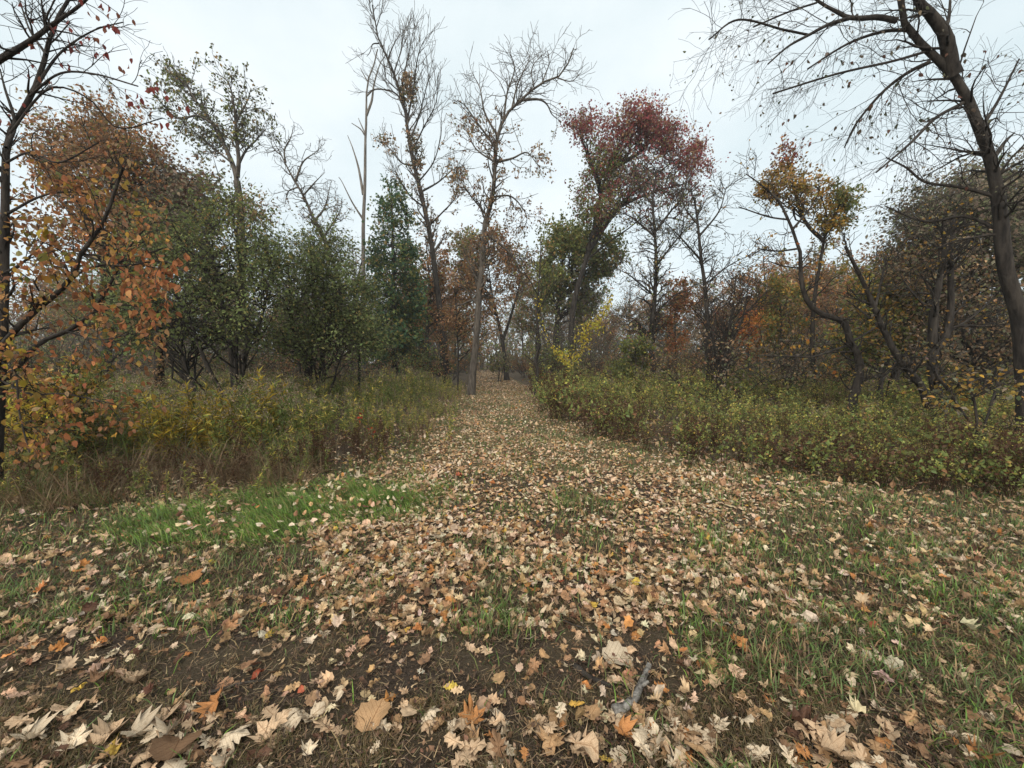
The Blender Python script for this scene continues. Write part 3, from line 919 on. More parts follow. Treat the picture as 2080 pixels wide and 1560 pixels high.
bl, blP, blR = bare('leaning_tree', 'large dark tree leaning in from the right with bare drooping branches', 6.6,
     [[(2088, 905), (2085, 800), (2072, 650), (2055, 590), (2040, 525), (2030, 421), (2013, 330), (1992, 269), (1966, 202), (1932, 148), (1885, 104), (1844, 57), (1831, 27), (1828, -60)], [(1936, 155), (1928, 110), (1918, 67), (1885, 24), (1865, 0), (1845, -70)]],
     [([(1822, 42), (1784, 35), (1750, 37), (1723, 35), (1700, 24), (1659, 0), (1620, -40)], 0.045, 0.3), ([(1725, 37), (1683, 50), (1643, 71), (1600, 95), (1560, 130)], 0.03, -0.5), ([(1920, 62), (1928, 30), (1932, -40)], 0.03, 0.4), ([(1890, 125), (1840, 150), (1790, 190), (1740, 250), (1715, 300)], 0.03, 0.7),
      ([(1955, 210), (1900, 240), (1850, 290), (1780, 350)], 0.032, -0.7), ([(2013, 330), (2040, 290), (2060, 270)], 0.04, 0.4), ([(2025, 400), (1950, 380), (1880, 370), (1840, 340), (1800, 320)], 0.03, 0.8), ([(1844, 60), (1790, 65), (1720, 90), (1640, 140)], 0.028, 0.6), ([(1643, 71), (1590, 60), (1500, 40), (1440, 80)], 0.018, -0.4), ([(1880, 105), (1810, 125), (1700, 150), (1570, 190)], 0.02, -0.6),
      ([(1660, 5), (1600, 25), (1530, 55)], 0.015, 0.3), ([(1990, 265), (2030, 200), (2070, 120)], 0.03, 0.6), ([(2035, 470), (1960, 440), (1880, 450), (1800, 420)], 0.03, 1.0)],
     0.135, 210, 1.4, 1250, 0.65, 0, up=-0.05, wig=0.17, rf=0.3, rmin=0.0019, keep=px_box(-100, 2300, -300, 480), n3=1300, drop2=-0.09)
MB().add(*leaves_on(blP, blR, 500, 0.055, GREYBROWN + [(0.07, 0.08, 0.05, 3)], tmpl=T_OVATE, droop=-0.9)).build('crown', M_LEAF, bl)

# dense grey-brown thicket tree at the right edge
clumped('vine_covered_tree', 'dense grey-brown domed tree smothered in vines behind the big leaning tree', None,
        [[(1990, 830), (1985, 700), (1975, 560), (1965, 430)], [(1988, 700), (2040, 560), (2070, 430)], [(1985, 720), (1900, 600), (1870, 500)], [(1800, 840), (1830, 700), (1850, 560)]], 11.5,
        [(2000, 410, 110, 70, 90), (2060, 480, 100, 110, 70), (1900, 440, 80, 60, 50), (1930, 560, 120, 110, 90, 1), (2040, 640, 90, 110, 60, 1), (1850, 540, 60, 70, 34, 1), (1870, 690, 80, 80, 34, 1)], [GREYBROWN, GREYBROWN + BROWN], 0.2, 1.8, 0.75, 62, 0.10, n_scale=1.35, twigs=8)

# left foreground tree with orange leaves: each leaf a piece of its own
Yl = 4.3
l_tr = [limb(p, Yl, r_, 0.25 * r_, 22, dY=q, ground=g) for p, r_, q, g in [
    ([(-14, 1030), (-8, 900), (0, 760), (8, 600), (10, 437), (13, 296), (20, 269), (67, 188), (94, 111), (108, 54), (145, -10)], 0.06, 0.4, True),
    ([(-25, 1030), (-22, 860), (-5, 725), (7, 702), (50, 651), (141, 571), (165, 515), (209, 454), (236, 380), (250, 340)], 0.045, -0.3, True)]]
l_l = [limb(p, Yl, r_, 0.006, 22, dY=q) for p, r_, q in [
    ([(12, 770), (61, 715), (88, 692), (135, 673), (188, 635), (229, 567), (259, 507), (300, 460), (320, 448)], 0.03, 0.5),
    ([(-60, 160), (0, 121), (50, 91), (111, 47), (168, 7), (200, -30)], 0.04, -0.5), ([(13, 300), (30, 250), (10, 180), (0, 140)], 0.02, 0.5), ([(67, 188), (120, 110), (190, 62), (250, 45)], 0.015, 0.5), ([(60, 195), (120, 150), (190, 150), (280, 175)], 0.012, -0.5),
    ([(20, 270), (100, 180), (180, 200), (240, 260), (330, 240)], 0.012, 0.6), ([(165, 515), (240, 540), (330, 530), (390, 560)], 0.012, -0.3), ([(135, 673), (200, 690), (260, 680)], 0.01, -0.4), ([(188, 635), (260, 620), (340, 640)], 0.01, 0.3), ([(141, 571), (180, 545), (250, 530), (330, 505)], 0.012, 0.5),
    ([(94, 111), (60, 60), (40, 0)], 0.014, 0.5), ([(10, 437), (80, 400), (140, 390), (210, 400)], 0.015, 0.6), ([(-2, 770), (60, 800), (130, 800), (230, 820)], 0.012, -0.4), ([(-5, 730), (30, 760), (40, 840), (60, 920)], 0.012, -0.5), ([(13, 330), (60, 310), (120, 330), (200, 290)], 0.012, -0.5), ([(0, 560), (50, 530), (100, 480)], 0.014, 0.5)]]
lt = tree_root('cherry_tree', l_tr[0][0][0], 'young dark-stemmed tree with orange, red and yellow leaves, nearest to the viewer')
for q in l_tr:
    trunk_part(lt, [q], M_BARK, 9, 0.04, 'trunk')
for q in l_l:
    trunk_part(lt, [q], M_BARK, 6, 0.03, 'limb')
LP, LR = stack(*l_tr, *l_l)
P1, R1 = grow(LP, LR, 210, 0.6, n=6, t=(0.25, 1), up=0.02, wig=0.16, rf=0.5, rmin=0.0028, keep=px_box(-300, 420, -300, 900))
P2, R2 = grow(P1, R1, 760, 0.32, n=5, wig=0.2, rf=0.7, rmin=0.0018)
branch_part(lt, [(P1, R1), (P2, R2)], M_BARK, 'twigs')


def leaf_mesh(name, tmpl, col, mat):
    return MB().add(tmpl[0], tmpl[1], col).mesh(name, mat)


def one_leaf_objects(root, pos, pals, size, droop=-1.2, tmpl=T_OVATE):
    base = np.array(root.location)
    meshes = [leaf_mesh('leaf', tmpl, pick([p], 1, 0.05)[0], M_LEAF) for p in pals for _ in range(2)]
    import mathutils
    d = unit(rng.standard_normal((len(pos), 3)) * 0.6 + np.array([0, 0, droop]))
    B = basis(d)
    for q, b in zip(pos, B):
        o = bpy.data.objects.new('leaf', meshes[rng.integers(len(meshes))])
        s = size * rng.uniform(0.7, 1.25)
        Mx = mathutils.Matrix(((b * s)).tolist()).to_4x4()
        Mx.translation = (q - base).tolist()
        o.parent = root
        o.matrix_local = Mx
        C.objects.link(o)


def spread_px(groups, Y, dY, jx=1.0):
    ps = []
    for cx, cy, rx, ry, n in groups:
        u = rng.standard_normal((n, 3)) * 0.55
        ps.append(at(cx + rx * u[:, 0], cy + ry * u[:, 1], Y + dY * u[:, 2]))
    return np.vstack(ps)


def snap(pos, P, far=0.35):
    """draw a leaf towards the nearest twig so that it hangs on it"""
    tw_ = P.reshape(-1, 3)
    out = pos.copy()
    for a in range(0, len(pos), 200):
        dd = ((pos[a:a + 200, None] - tw_[None]) ** 2).sum(2)
        j = dd.argmin(1)
        q = tw_[j]
        dist = np.sqrt(dd[np.arange(len(j)), j])[:, None]
        out[a:a + 200] = np.where(dist < far, q + rng.standard_normal(q.shape) * 0.012, pos[a:a + 200])
    return out


allP = np.concatenate([P1.reshape(-1, 3), P2.reshape(-1, 3)])
salm = spread_px([(300, 600, 90, 60, 60), (345, 560, 50, 45, 30), (290, 570, 85, 45, 60), (240, 640, 75, 45, 45), (200, 590, 70, 40, 25), (330, 545, 45, 35, 25), (170, 800, 70, 35, 32), (215, 850, 30, 40, 12), (130, 480, 100, 60, 20)], Yl, 0.35)
one_leaf_objects(lt, snap(salm, allP), SALMON, 0.085)
redl = spread_px([(215, 30, 35, 30, 18), (140, 60, 110, 60, 26), (250, 130, 20, 35, 8), (280, 185, 30, 16, 9), (315, 180, 12, 14, 6), (360, 215, 30, 40, 12), (40, 110, 50, 80, 12), (130, 170, 40, 40, 8), (20, 230, 25, 40, 6)], Yl, 0.3)
one_leaf_objects(lt, snap(redl, allP, 0.2), REDLEAF, 0.066, droop=-2)
yel = spread_px([(20, 730, 35, 25, 18), (30, 830, 35, 60, 28), (50, 460, 50, 50, 12), (60, 880, 40, 25, 8), (60, 540, 60, 40, 10)], Yl - 0.2, 0.3)
one_leaf_objects(lt, snap(yel, allP, 0.25), YELLOW + OCHRE, 0.095)
rest = leaves_on(P2, R2, 4300, 0.066, gain(SALMON, 0.7) + OCHRE + RUST + RUST + BROWN, tmpl=T_OVATE, droop=-1, spread=0.07, keep=lambda p: (proj(p)[1] > 300 + 60 * rng.random(len(p))) & (proj(p)[0] < 340))
tag(MB().add(*rest).build('crown', M_LEAF, lt), kind='stuff')

# leaves that show singly on the right-hand trees
one_leaf_objects(bl, snap(spread_px([(1700, 200, 160, 110, 40), (1850, 250, 120, 110, 34), (1990, 120, 80, 80, 20), (1600, 110, 110, 60, 18)], 6.6, 0.6), np.concatenate([blP.reshape(-1, 3)]), 0.5), [(0.06, 0.065, 0.04, 1), (0.09, 0.06, 0.04, 1), (0.12, 0.06, 0.04, 1)], 0.075, -1.5)
one_leaf_objects(tw, snap(spread_px([(1640, 690, 35, 40, 28), (1690, 740, 40, 35, 24), (1650, 530, 30, 50, 14), (1735, 590, 40, 50, 14)], 9.2, 0.3), twP.reshape(-1, 3), 0.3), ORANGE + OCHRE, 0.10, -1.0)

clumped('ochre_shrub', 'ochre and yellow leafy shrub below the orange-leaved tree', None, [[(60, 1000), (62, 900), (70, 800)], [(55, 1000), (20, 880), (0, 800)], [(65, 1000), (120, 880), (150, 790)]], 5.6,
        [(70, 800, 110, 60, 40), (20, 880, 70, 60, 30), (140, 860, 70, 50, 22, 1), (170, 770, 70, 40, 16, 1)], [OCHRE + YELLOW, OCHRE + OLIVE + OLIVE], 0.02, 0.8, 0.26, 42, 0.06, cat='shrub', tmpl=T_OVATE)
# bright small trees and tall shrubs in the wood
clumped('maple_sapling', 'bright orange young maple glowing between dark trunks on the right', None, [[(1520, 790), (1520, 720), (1522, 640)]], 22, [(1520, 690, 32, 45, 30), (1530, 650, 20, 25, 10)], [ORANGE], 0.06, 1.0, 0.5, 60, 0.16)
clumped('maple_sapling', 'rusty red young maple behind the twiggy tree', None, [[(1375, 790), (1372, 700), (1370, 600)]], 24, [(1372, 610, 32, 40, 30), (1360, 680, 35, 40, 16)], [RUST + [(0.3, 0.1, 0.04, 2)]], 0.06, 1.0, 0.55, 60, 0.17)
clumped('young_tree', 'yellow-olive young tree right of the bright orange maple', None, [[(1590, 790), (1588, 700), (1585, 600)]], 18, [(1585, 600, 45, 40, 30), (1590, 680, 50, 60, 36)], [OLIVE + OCHRE], 0.07, 1.2, 0.5, 60, 0.14)
clumped('young_tree', 'ochre-leaved young tree between the crooked tree and the twin-trunked tree', None, [[(1790, 830), (1785, 700), (1760, 600)], [(1788, 780), (1830, 640), (1840, 560)]], 11, [(1770, 610, 70, 60, 40), (1820, 640, 60, 70, 32), (1760, 700, 80, 45, 26)], [OCHRE + OLIVE + OLIVE], 0.06, 0.9, 0.36, 55, 0.10)
clumped('shrub', 'yellow-green leafy shrub below the looping vine', None, [[(1290, 790), (1292, 740), (1290, 690)], [(1292, 790), (1310, 720), (1315, 680)]], 16, [(1292, 712, 36, 30, 26), (1270, 745, 40, 20, 14)], [GREEN + [(0.2, 0.2, 0.04, 3)]], 0.03, 0.8, 0.36, 60, 0.11, cat='shrub')
clumped('shrub', 'dark bare-stemmed shrub beside the far bend of the path', None, [[(1012, 775), (1014, 745), (1005, 715)], [(1016, 775), (1024, 740), (1030, 720)]], 30, [(1014, 738, 20, 24, 20)], [GREYBROWN + OLIVE], 0.05, 0.7, 0.5, 40, 0.15, cat='shrub')
clumped('young_tree', 'brown-leaved oak sapling behind the bent tree, over the far path', None, [[(1030, 780), (1020, 690), (1000, 600), (990, 520)], [(1022, 690), (1050, 600), (1060, 540)]], 32,
        [(1000, 500, 50, 40, 40), (950, 500, 45, 45, 36, 1), (1040, 560, 45, 45, 30), (940, 560, 40, 50, 28), (1000, 600, 50, 40, 24)], [RUST + BROWN, OLIVE + BROWN], 0.2, 2.5, 0.8, 60, 0.22)
clumped('young_tree', 'brown-leaved slender tree wedged between the leaning tree and the bent tree', None, [[(930, 785), (930, 700), (925, 600)]], 21, [(930, 640, 50, 55, 40), (940, 560, 35, 40, 18), (980, 660, 40, 50, 22)], [BROWN + RUST], 0.06, 1.5, 0.5, 42, 0.11)
clumped('tall_shrub', 'broad-leaved shrub with a few ochre leaves at the foot of the big leaning tree', None, [[(1985, 900), (1980, 820), (1960, 770)], [(1990, 900), (2020, 800), (2030, 760)], [(1985, 890), (1930, 800), (1900, 760)]], 6.0,
        [(1960, 770, 60, 30, 14), (2030, 790, 30, 25, 8), (1920, 800, 40, 40, 9), (2000, 860, 60, 30, 10, 1)], [OCHRE + GREYBROWN + OCHRE, OLIVE], 0.014, 0.4, 0.25, 9, 0.075, cat='shrub', tmpl=T_OVATE)

# ------------------------------------------------------------------ background wood: a few kinds, then copies
def far_kind(name, label, cat, group, H, cw, r0, pal, n, lp, size, bark=M_BARK, low=0.3, twigs=6, rad=0.8):
    rt = empty(name, (0, 0, 0), label, cat, group)
    tr = np.array([[0, 0, -0.2], [0.1, 0, H * 0.3], [-0.15, 0.1, H * 0.6], [0.1, 0, H * 0.95]])
    P = smooth_line(tr, 14)
    R = np.linspace(r0, 0.03, 14)
    R[0] *= 1.4
    MB().add(*tubes(P[None], R[None], 7, 0.05)).build('trunk', bark, rt)
    u = unit(rng.standard_normal((n, 3))) * (rng.random((n, 1)) ** 0.4)
    zc, hz = H * (low + 1) / 2, H * (1 - low) / 2
    cen = np.stack([u[:, 0] * cw, u[:, 1] * cw, zc + u[:, 2] * hz], 1)
    cen[:, :2] *= (0.7 + 0.5 * rng.random((n, 1)))
    crown(rt, [(P, R)], cen, np.zeros(n, int), [pal], rad, lp, size, bark=bark, twigs=twigs)
    return rt


kinds = [
    far_kind('oak_tree', '', 'tree', 'brown oaks in the wood behind', 11, 3.0, 0.17, RUST + BROWN, 110, 55, 0.2),
    far_kind('oak_tree', '', 'tree', 'olive oaks in the wood behind', 11.5, 3.0, 0.18, OLIVE + BROWN, 110, 60, 0.2),
    far_kind('bare_tree', '', 'tree', 'nearly bare trees in the wood behind', 12, 2.6, 0.14, BROWN + GREYBROWN, 110, 14, 0.17, M_BARK_GREY, 0.25, 9, 1.0),
    far_kind('bare_tree', '', 'tree', 'nearly bare trees in the wood behind', 10, 2.8, 0.13, GREYBROWN + [(0.12, 0.05, 0.04, 2)], 120, 10, 0.17, M_BARK, 0.2, 10, 1.0),
]
names = ['brown-leaved oak', 'olive-leaved oak', 'nearly bare grey tree', 'nearly bare dark tree']
spots = []
for Yr, xs in ((30, np.arange(-34, 36, 4.6)), (40, np.arange(-46, 48, 4.4)), (54, np.arange(-62, 64, 4.2))):
    for x in xs:
        x2, y2 = x + rng.uniform(-1.5, 1.5), Yr + rng.uniform(-4, 4)
        if np.interp(y2, pl[:, 1], pl[:, 0]) - 1.2 < x2 < np.interp(y2, pr[:, 1], pr[:, 0]) + 1.2:
            continue
        if 1070 < proj(np.array([x2, y2, 1.0]))[0] < 1345 and y2 < 37:
            continue
        spots.append((x2, y2))
first = [True] * 4
for x, y in spots:
    k = int(rng.choice(4, p=[0.3, 0.22, 0.26, 0.22]))
    pxx = proj(np.array([x, y, 1.0]))[0]
    side = 'left of the path' if pxx < 1000 else 'right of the path'
    zone = ('beyond the green bushes' if 250 < pxx < 800 else 'beyond the orange-leaved tree' if pxx <= 250 else 'near the far end of the path' if pxx < 1200 else 'beyond the twiggy trees' if pxx < 1560 else 'beyond the crooked tree')
    lab = f'{names[k]} deep in the wood, {zone}'
    loc, rz, s = (x, y, float(gh(x, y))), rng.uniform(0, 6.28), rng.uniform(0.8, 1.15)
    if first[k]:
        first[k] = False
        o = kinds[k]
        o.location, o.rotation_euler, o.scale = loc, (0, 0, rz), (s, s, s)
        o['label'] = lab
    else:
        copy_tree(kinds[k], loc, rz, s, lab)


# brush: twiggy shrubs under the trees
def brush_kind(pal, h, nst, nleaf, size, bark):
    n = 8
    a = rng.uniform(0, 6.28, nst)
    P = np.zeros((nst, n, 3))
    d = unit(np.stack([np.cos(a) * 0.5, np.sin(a) * 0.5, np.ones(nst)], 1) + rng.standard_normal((nst, 3)) * 0.12)
    P[:, 0] = rng.standard_normal((nst, 3)) * [0.12, 0.12, 0]
    for k in range(1, n):
        d = unit(d + rng.standard_normal((nst, 3)) * 0.14)
        P[:, k] = P[:, k - 1] + d * (h / n) * rng.uniform(0.7, 1.2, (nst, 1))
    R = np.linspace(0.016, 0.004, n)[None] * np.ones((nst, 1))
    P1, R1 = grow(P, R, nst * 8, h * 0.35, n=5, wig=0.22, rf=0.6, rmin=0.004)
    P2, R2 = grow(P1, R1, nst * 14, h * 0.16, n=4, wig=0.25, rf=0.7, rmin=0.003)
    rt = empty('brush_shrub', (0, 0, 0), '', 'shrub')
    b = MB()
    for q in ((P, R), (P1, R1), (P2, R2)):
        b.add(*tubes(*q, k=3))
    b.build('stems', bark, rt)
    MB().add(*leaves_on(P2, R2, nleaf, size, pal)).build('leaves', M_LEAF, rt)
    return rt


brush = [(brush_kind(BROWN + GREYBROWN, 3.4, 9, 900, 0.085, M_BARK), 'brown twiggy shrub', 0.3), (brush_kind(OLIVE + GREEN, 3.0, 9, 1300, 0.085, M_BARK), 'olive leafy shrub', 0.25),
         (brush_kind(RUST + BROWN, 2.6, 8, 1000, 0.085, M_BARK), 'rust-leaved shrub', 0.2), (brush_kind(GREYBROWN, 4.0, 10, 350, 0.08, M_BARK_GREY), 'grey bare-stemmed shrub', 0.25)]
used = [False] * 4
cand = []
while len(cand) < 300:
    y = 12.5 + 34 * rng.random() ** 0.8
    x = rng.uniform(-1.4, 1.4) * y
    le, ri = np.interp(y, pl[:, 1], pl[:, 0]), np.interp(y, pr[:, 1], pr[:, 0])
    if le - 0.9 < x < ri + 0.9 or any((x - a) ** 2 + (y - b) ** 2 < 0.8 for a, b in cand):
        continue
    if x < le and y < 15 and x > -9:
        continue
    a_ = float(proj(np.array([x, y, 1.0]))[0])
    if (1060 < a_ < 1345 and y < 19.5) or (1470 < a_ < 1570 and y < 23) or (915 < a_ < 1000 and y < 20):
        continue
    cand.append((x, y))
for _ in range(70):
    y = rng.uniform(46, 66)
    x = rng.uniform(-16, 14)
    if not np.interp(y, pl[:, 1], pl[:, 0]) - 0.6 < x < np.interp(y, pr[:, 1], pr[:, 0]) + 0.6 or y > 60:
        cand.append((x, y))
for x, y in cand:
    k = int(rng.choice(4, p=[0.3, 0.25, 0.2, 0.25]))
    rt, nm, _ = brush[k]
    pxx = proj(np.array([x, y, 1.0]))[0]
    by = ('behind the orange-leaved tree' if pxx < 250 else 'behind the dark green bush' if pxx < 540 else 'behind the lighter green bush' if pxx < 740 else 'between conifer and leaning tree' if pxx < 920 else 'by the bent tree' if pxx < 1030
          else 'by the thin crooked trunk' if pxx < 1140 else 'under the red oak' if pxx < 1330 else 'by the bare grey tree' if pxx < 1480 else 'by the orange maple' if pxx < 1620 else 'behind the crooked tree' if pxx < 1780 else 'behind the twin-trunked tree')
    lab = f'{nm} {"close in" if y < 20 else "halfway in" if y < 31 else "deep"} among the trees, {by}'
    if used[k]:
        rt = copy_tree(rt, (x, y, float(gh(x, y))), rng.uniform(0, 6.28), rng.uniform(0.7, 1.45), lab)
    else:
        used[k] = True
        rt.location, rt['label'] = (x, y, float(gh(x, y))), lab
    rt['group'] = f'{nm}s in the understorey'

# far-off wood that reads as one mass
NT = 620
x = rng.uniform(-150, 150, NT)
y = rng.uniform(60, 105, NT)
ht = rng.uniform(9, 15, NT)
P = np.stack([np.stack([x + rng.standard_normal(NT) * 0.3 * k, y, -0.3 + ht * k / 5], 1) for k in range(6)], 1)
R = np.linspace(0.2, 0.03, 6)[None] * np.ones((NT, 1))
P1, R1 = grow(P, R, NT * 14, 3.2, ang=(25, 60), n=5, t=(0.25, 1), up=0.1, rf=0.5, rmin=0.015)
wood = MB().add(*tubes(P, R, 4)).add(*tubes(P1[:, ::2], R1[:, ::2], 3))
tag(wood.build('far_woods', M_BARK_GREY), 'far grey trunks and branches closing the wood behind the path', 'woods', kind='stuff')
m = MB().add(*leaves_on(P1, R1, 42000, 0.5, BROWN + OLIVE + RUST, spread=0.5, jit=0.3))
u = rng.uniform(0, 1, 46000)
bx, by = rng.uniform(-150, 150, 46000), rng.uniform(56, 104, 46000)
m.add(*inst(T_RHOMB, basis(rng.standard_normal((46000, 3))), np.stack([bx, by, 9.5 * u ** 1.4 * (0.4 + vnoise(bx, by, 6))], 1), rng.uniform(0.35, 0.85, 46000), pick(BROWN + GREYBROWN + OLIVE, 46000)))
tag(m.build('far_foliage', M_LEAF), 'far brown and olive foliage of the wood behind the path', 'woods', kind='stuff')

# ------------------------------------------------------------------ weeds and tall grass beside the path
T_LANCE = (np.array([[0, 0, 0], [-0.09, 0.4, 0.04], [0, 1, -0.25], [0.09, 0.4, 0.04]]), np.array([[0, 2, 1], [0, 3, 2]]))


def stems_mesh(n, h, lean, nseg=6, r0=0.004, r1=0.0015):
    a = rng.uniform(0, 6.28, n)
    d = unit(np.stack([np.cos(a) * lean, np.sin(a) * lean, np.ones(n)], 1))
    P = np.zeros((n, nseg, 3))
    P[:, 0] = np.stack([rng.normal(0, 0.05, n), rng.normal(0, 0.05, n), np.full(n, -0.03)], 1)
    hh = h * rng.uniform(0.75, 1.1, n)
    for k in range(1, nseg):
        d = unit(d + rng.standard_normal((n, 3)) * 0.07 + np.stack([np.cos(a), np.sin(a), np.zeros(n)], 1) * lean * 0.12)
        P[:, k] = P[:, k - 1] + d * (hh / (nseg - 1))[:, None]
    return P, np.linspace(r0, r1, nseg)[None] * np.ones((n, 1))


def goldenrod(pal, plume, h=1.0, n=2):
    P, R = stems_mesh(n, h, 0.12)
    m = MB().add(*tubes(P, R, 3), [0.09, 0.065, 0.03])
    m.add(*leaves_on(P, R, 34 * n, 0.10, pal, t=(0.18, 0.92), tmpl=T_LANCE, spread=0.004, droop=0.1, flat=1.2))
    P1, R1 = grow(P, R, 7 * n, 0.13, ang=(35, 65), n=4, t=(0.78, 1.0), up=0.0, rf=0.6, rmin=0.001)
    m.add(*tubes(P1, R1, 3), [0.12, 0.09, 0.045])
    m.add(*leaves_on(P1, R1, 40 * n, 0.022, plume, t=(0.2, 1), spread=0.012))
    return m


def dead_stalk(h=0.8, n=3):
    pal = [(0.10, 0.055, 0.032, 3), (0.075, 0.04, 0.028, 2), (0.15, 0.095, 0.055, 1)]
    P, R = stems_mesh(n, h, 0.14, r0=0.004)
    m = MB().add(*tubes(P, R, 3), [0.075, 0.04, 0.025])
    P1, R1 = grow(P, R, 9 * n, 0.16, ang=(25, 55), n=4, t=(0.35, 1), rf=0.6, rmin=0.0012)
    m.add(*tubes(P1, R1, 3), [0.085, 0.05, 0.03])
    m.add(*leaves_on(P1, R1, 40 * n, 0.035, pal, t=(0.2, 1), spread=0.012))
    m.add(*leaves_on(P, R, 14 * n, 0.07, pal, t=(0.1, 0.9), tmpl=T_LANCE, spread=0.004, droop=-0.8))
    return m


def leafy(pal, h=0.95, n=4, size=0.06, nl=30):
    P, R = stems_mesh(n, h, 0.28, r0=0.0045)
    m = MB().add(*tubes(P, R, 3), [0.075, 0.045, 0.03])
    P1, R1 = grow(P, R, 7 * n, 0.24, ang=(35, 70), n=4, t=(0.35, 1), up=0.05, rf=0.6, rmin=0.0012)
    m.add(*tubes(P1, R1, 3), [0.075, 0.045, 0.03])
    m.add(*leaves_on(P1, R1, nl * n, size, pal, t=(0.2, 1), spread=0.015, droop=0.0, flat=1.5))
    return m


def grass_tuft(pal, h=0.6, n=26, spread=0.07, lean=0.5, wdt=0.006, seg=5):
    a = rng.uniform(0, 6.28, n)
    out = np.stack([np.cos(a), np.sin(a), np.zeros(n)], 1)
    side = np.stack([-np.sin(a), np.cos(a), np.zeros(n)], 1)
    p = np.stack([rng.normal(0, spread, n), rng.normal(0, spread, n), np.full(n, -0.02)], 1)
    d = unit(out * lean * rng.uniform(0.2, 1.1, (n, 1)) + [0, 0, 1])
    L = h * rng.uniform(0.55, 1.15, n)[:, None]
    pts = [p]
    for k in range(seg - 1):
        d = unit(d + out * 0.10 * lean * (k + 1) + np.array([0, 0, -0.14 * lean * k]))
        pts.append(pts[-1] + d * L / (seg - 1))
    P = np.stack(pts, 1)
    wd = (wdt * np.array([0.8, 1, 0.85, 0.5, 0.06])[:seg])[None, :, None]
    V = np.stack([P - side[:, None] * wd, P + side[:, None] * wd], 2).reshape(-1, 3)
    i = np.arange(seg - 1) * 2
    q = np.concatenate([np.stack([i, i + 1, i + 3], 1), np.stack([i, i + 3, i + 2], 1)])
    Fc = (q[None] + (np.arange(n) * seg * 2)[:, None, None]).reshape(-1, 3)
    return MB().add(V, Fc, np.repeat(pick(pal, n, 0.2), seg * 2, 0))


YG = [(0.11, 0.125, 0.035, 3), (0.16, 0.15, 0.04, 2), (0.075, 0.10, 0.03, 3), (0.24, 0.19, 0.045, 1)]
YG2 = [(0.07, 0.10, 0.03, 3), (0.055, 0.085, 0.03, 3), (0.13, 0.14, 0.04, 1)]
GOLD = [(0.36, 0.25, 0.04, 3), (0.26, 0.22, 0.05, 2), (0.13, 0.14, 0.04, 1)]
PLUME = [(0.34, 0.28, 0.19, 3), (0.26, 0.20, 0.13, 2)]
RIGHTG = [(0.085, 0.11, 0.035, 3), (0.12, 0.14, 0.045, 3), (0.2, 0.19, 0.05, 1.2), (0.06, 0.085, 0.035, 2), (0.16, 0.10, 0.045, 1)]
RIGHTB = [(0.10, 0.055, 0.035, 3), (0.12, 0.085, 0.04, 2), (0.09, 0.10, 0.035, 2), (0.06, 0.035, 0.025, 2)]
TALLG = [(0.08, 0.12, 0.03, 3), (0.06, 0.095, 0.028, 3), (0.17, 0.14, 0.07, 2)]
TAN = [(0.24, 0.17, 0.095, 3), (0.17, 0.115, 0.065, 3), (0.11, 0.07, 0.04, 2)]
BRIGHT = [(0.085, 0.20, 0.03, 3), (0.065, 0.16, 0.028, 3), (0.13, 0.25, 0.045, 1)]
LAWN = [(0.055, 0.10, 0.028, 3), (0.045, 0.08, 0.025, 3), (0.09, 0.125, 0.04, 1), (0.15, 0.12, 0.06, 1.2)]

YG, YG2, RIGHTG, RIGHTB, TALLG, GOLD = gain(YG, 2.5, 1.12), gain(YG2, 2.3, 1.2), gain(RIGHTG, 2.0, 1.1), gain(RIGHTB, 1.6), gain(TALLG, 1.3, 1.2), gain(GOLD, 1.3)
BRIGHT, LAWN = gain(BRIGHT, 1.15, 1.4), gain(LAWN, 1.6, 1.2)
WEEDS = {
    'goldenrod': ([goldenrod(YG, PLUME, 1.0) for _ in range(4)] + [goldenrod(YG2, PLUME, 1.05) for _ in range(3)], 'goldenrod_plant', 'weed', 'upright goldenrod weed gone to seed', 'goldenrod weeds left of the path'),
    'gold': ([goldenrod(GOLD, PLUME, 0.95, 3) for _ in range(3)], 'goldenrod_plant', 'weed', 'goldenrod weed turned bright yellow', 'golden weeds below the green bush'),
    'dead': ([dead_stalk(0.85) for _ in range(5)], 'dead_stalk', 'weed', 'dry dark brown weed stalk', 'dead brown weed stalks'),
    'leafy': ([leafy(RIGHTG, 0.95, 4, q_) for q_ in (0.05, 0.055, 0.06, 0.065, 0.07, 0.075)] + [leafy(YG, 1.15, 2, 0.05, 26) for _ in range(2)], 'leafy_weed', 'weed', 'leafy green and yellow weed', 'leafy weeds right of the path'),
    'stalky': ([goldenrod(YG + TAN, PLUME, q_) for q_ in (1.0, 1.1, 1.25)] + [grass_tuft(TAN + TALLG, 0.9, 16, 0.06, 0.35, 0.004) for _ in range(2)], 'stalky_weed', 'weed', 'tall stalky straw and green weed', 'tall stalky weeds right of the path'),
    'leafbrown': ([leafy(RIGHTB, 0.6, 4, q_, 16) for q_ in (0.055, 0.07, 0.085)] + [leafy(RIGHTG, 0.6, 3, 0.085, 14) for _ in range(2)], 'bramble', 'weed', 'low reddish brown bramble', 'brown brambles along the right edge'),
    'tallgrass': ([grass_tuft(TALLG, 0.85, 30, 0.09, q_, 0.0048) for q_ in (0.5, 0.7, 0.9, 1.1)], 'tall_grass_tuft', 'grass tuft', 'tuft of tall arching green grass', 'tall grass tufts left of the clearing'),
    'tangrass': ([grass_tuft(TAN, 0.95, 30, 0.10, q_, 0.0042) for q_ in (0.7, 0.9, 1.1, 1.3)], 'dry_grass_tuft', 'grass tuft', 'tuft of bent dry brown grass', 'dry grass tufts left of the clearing'),
}


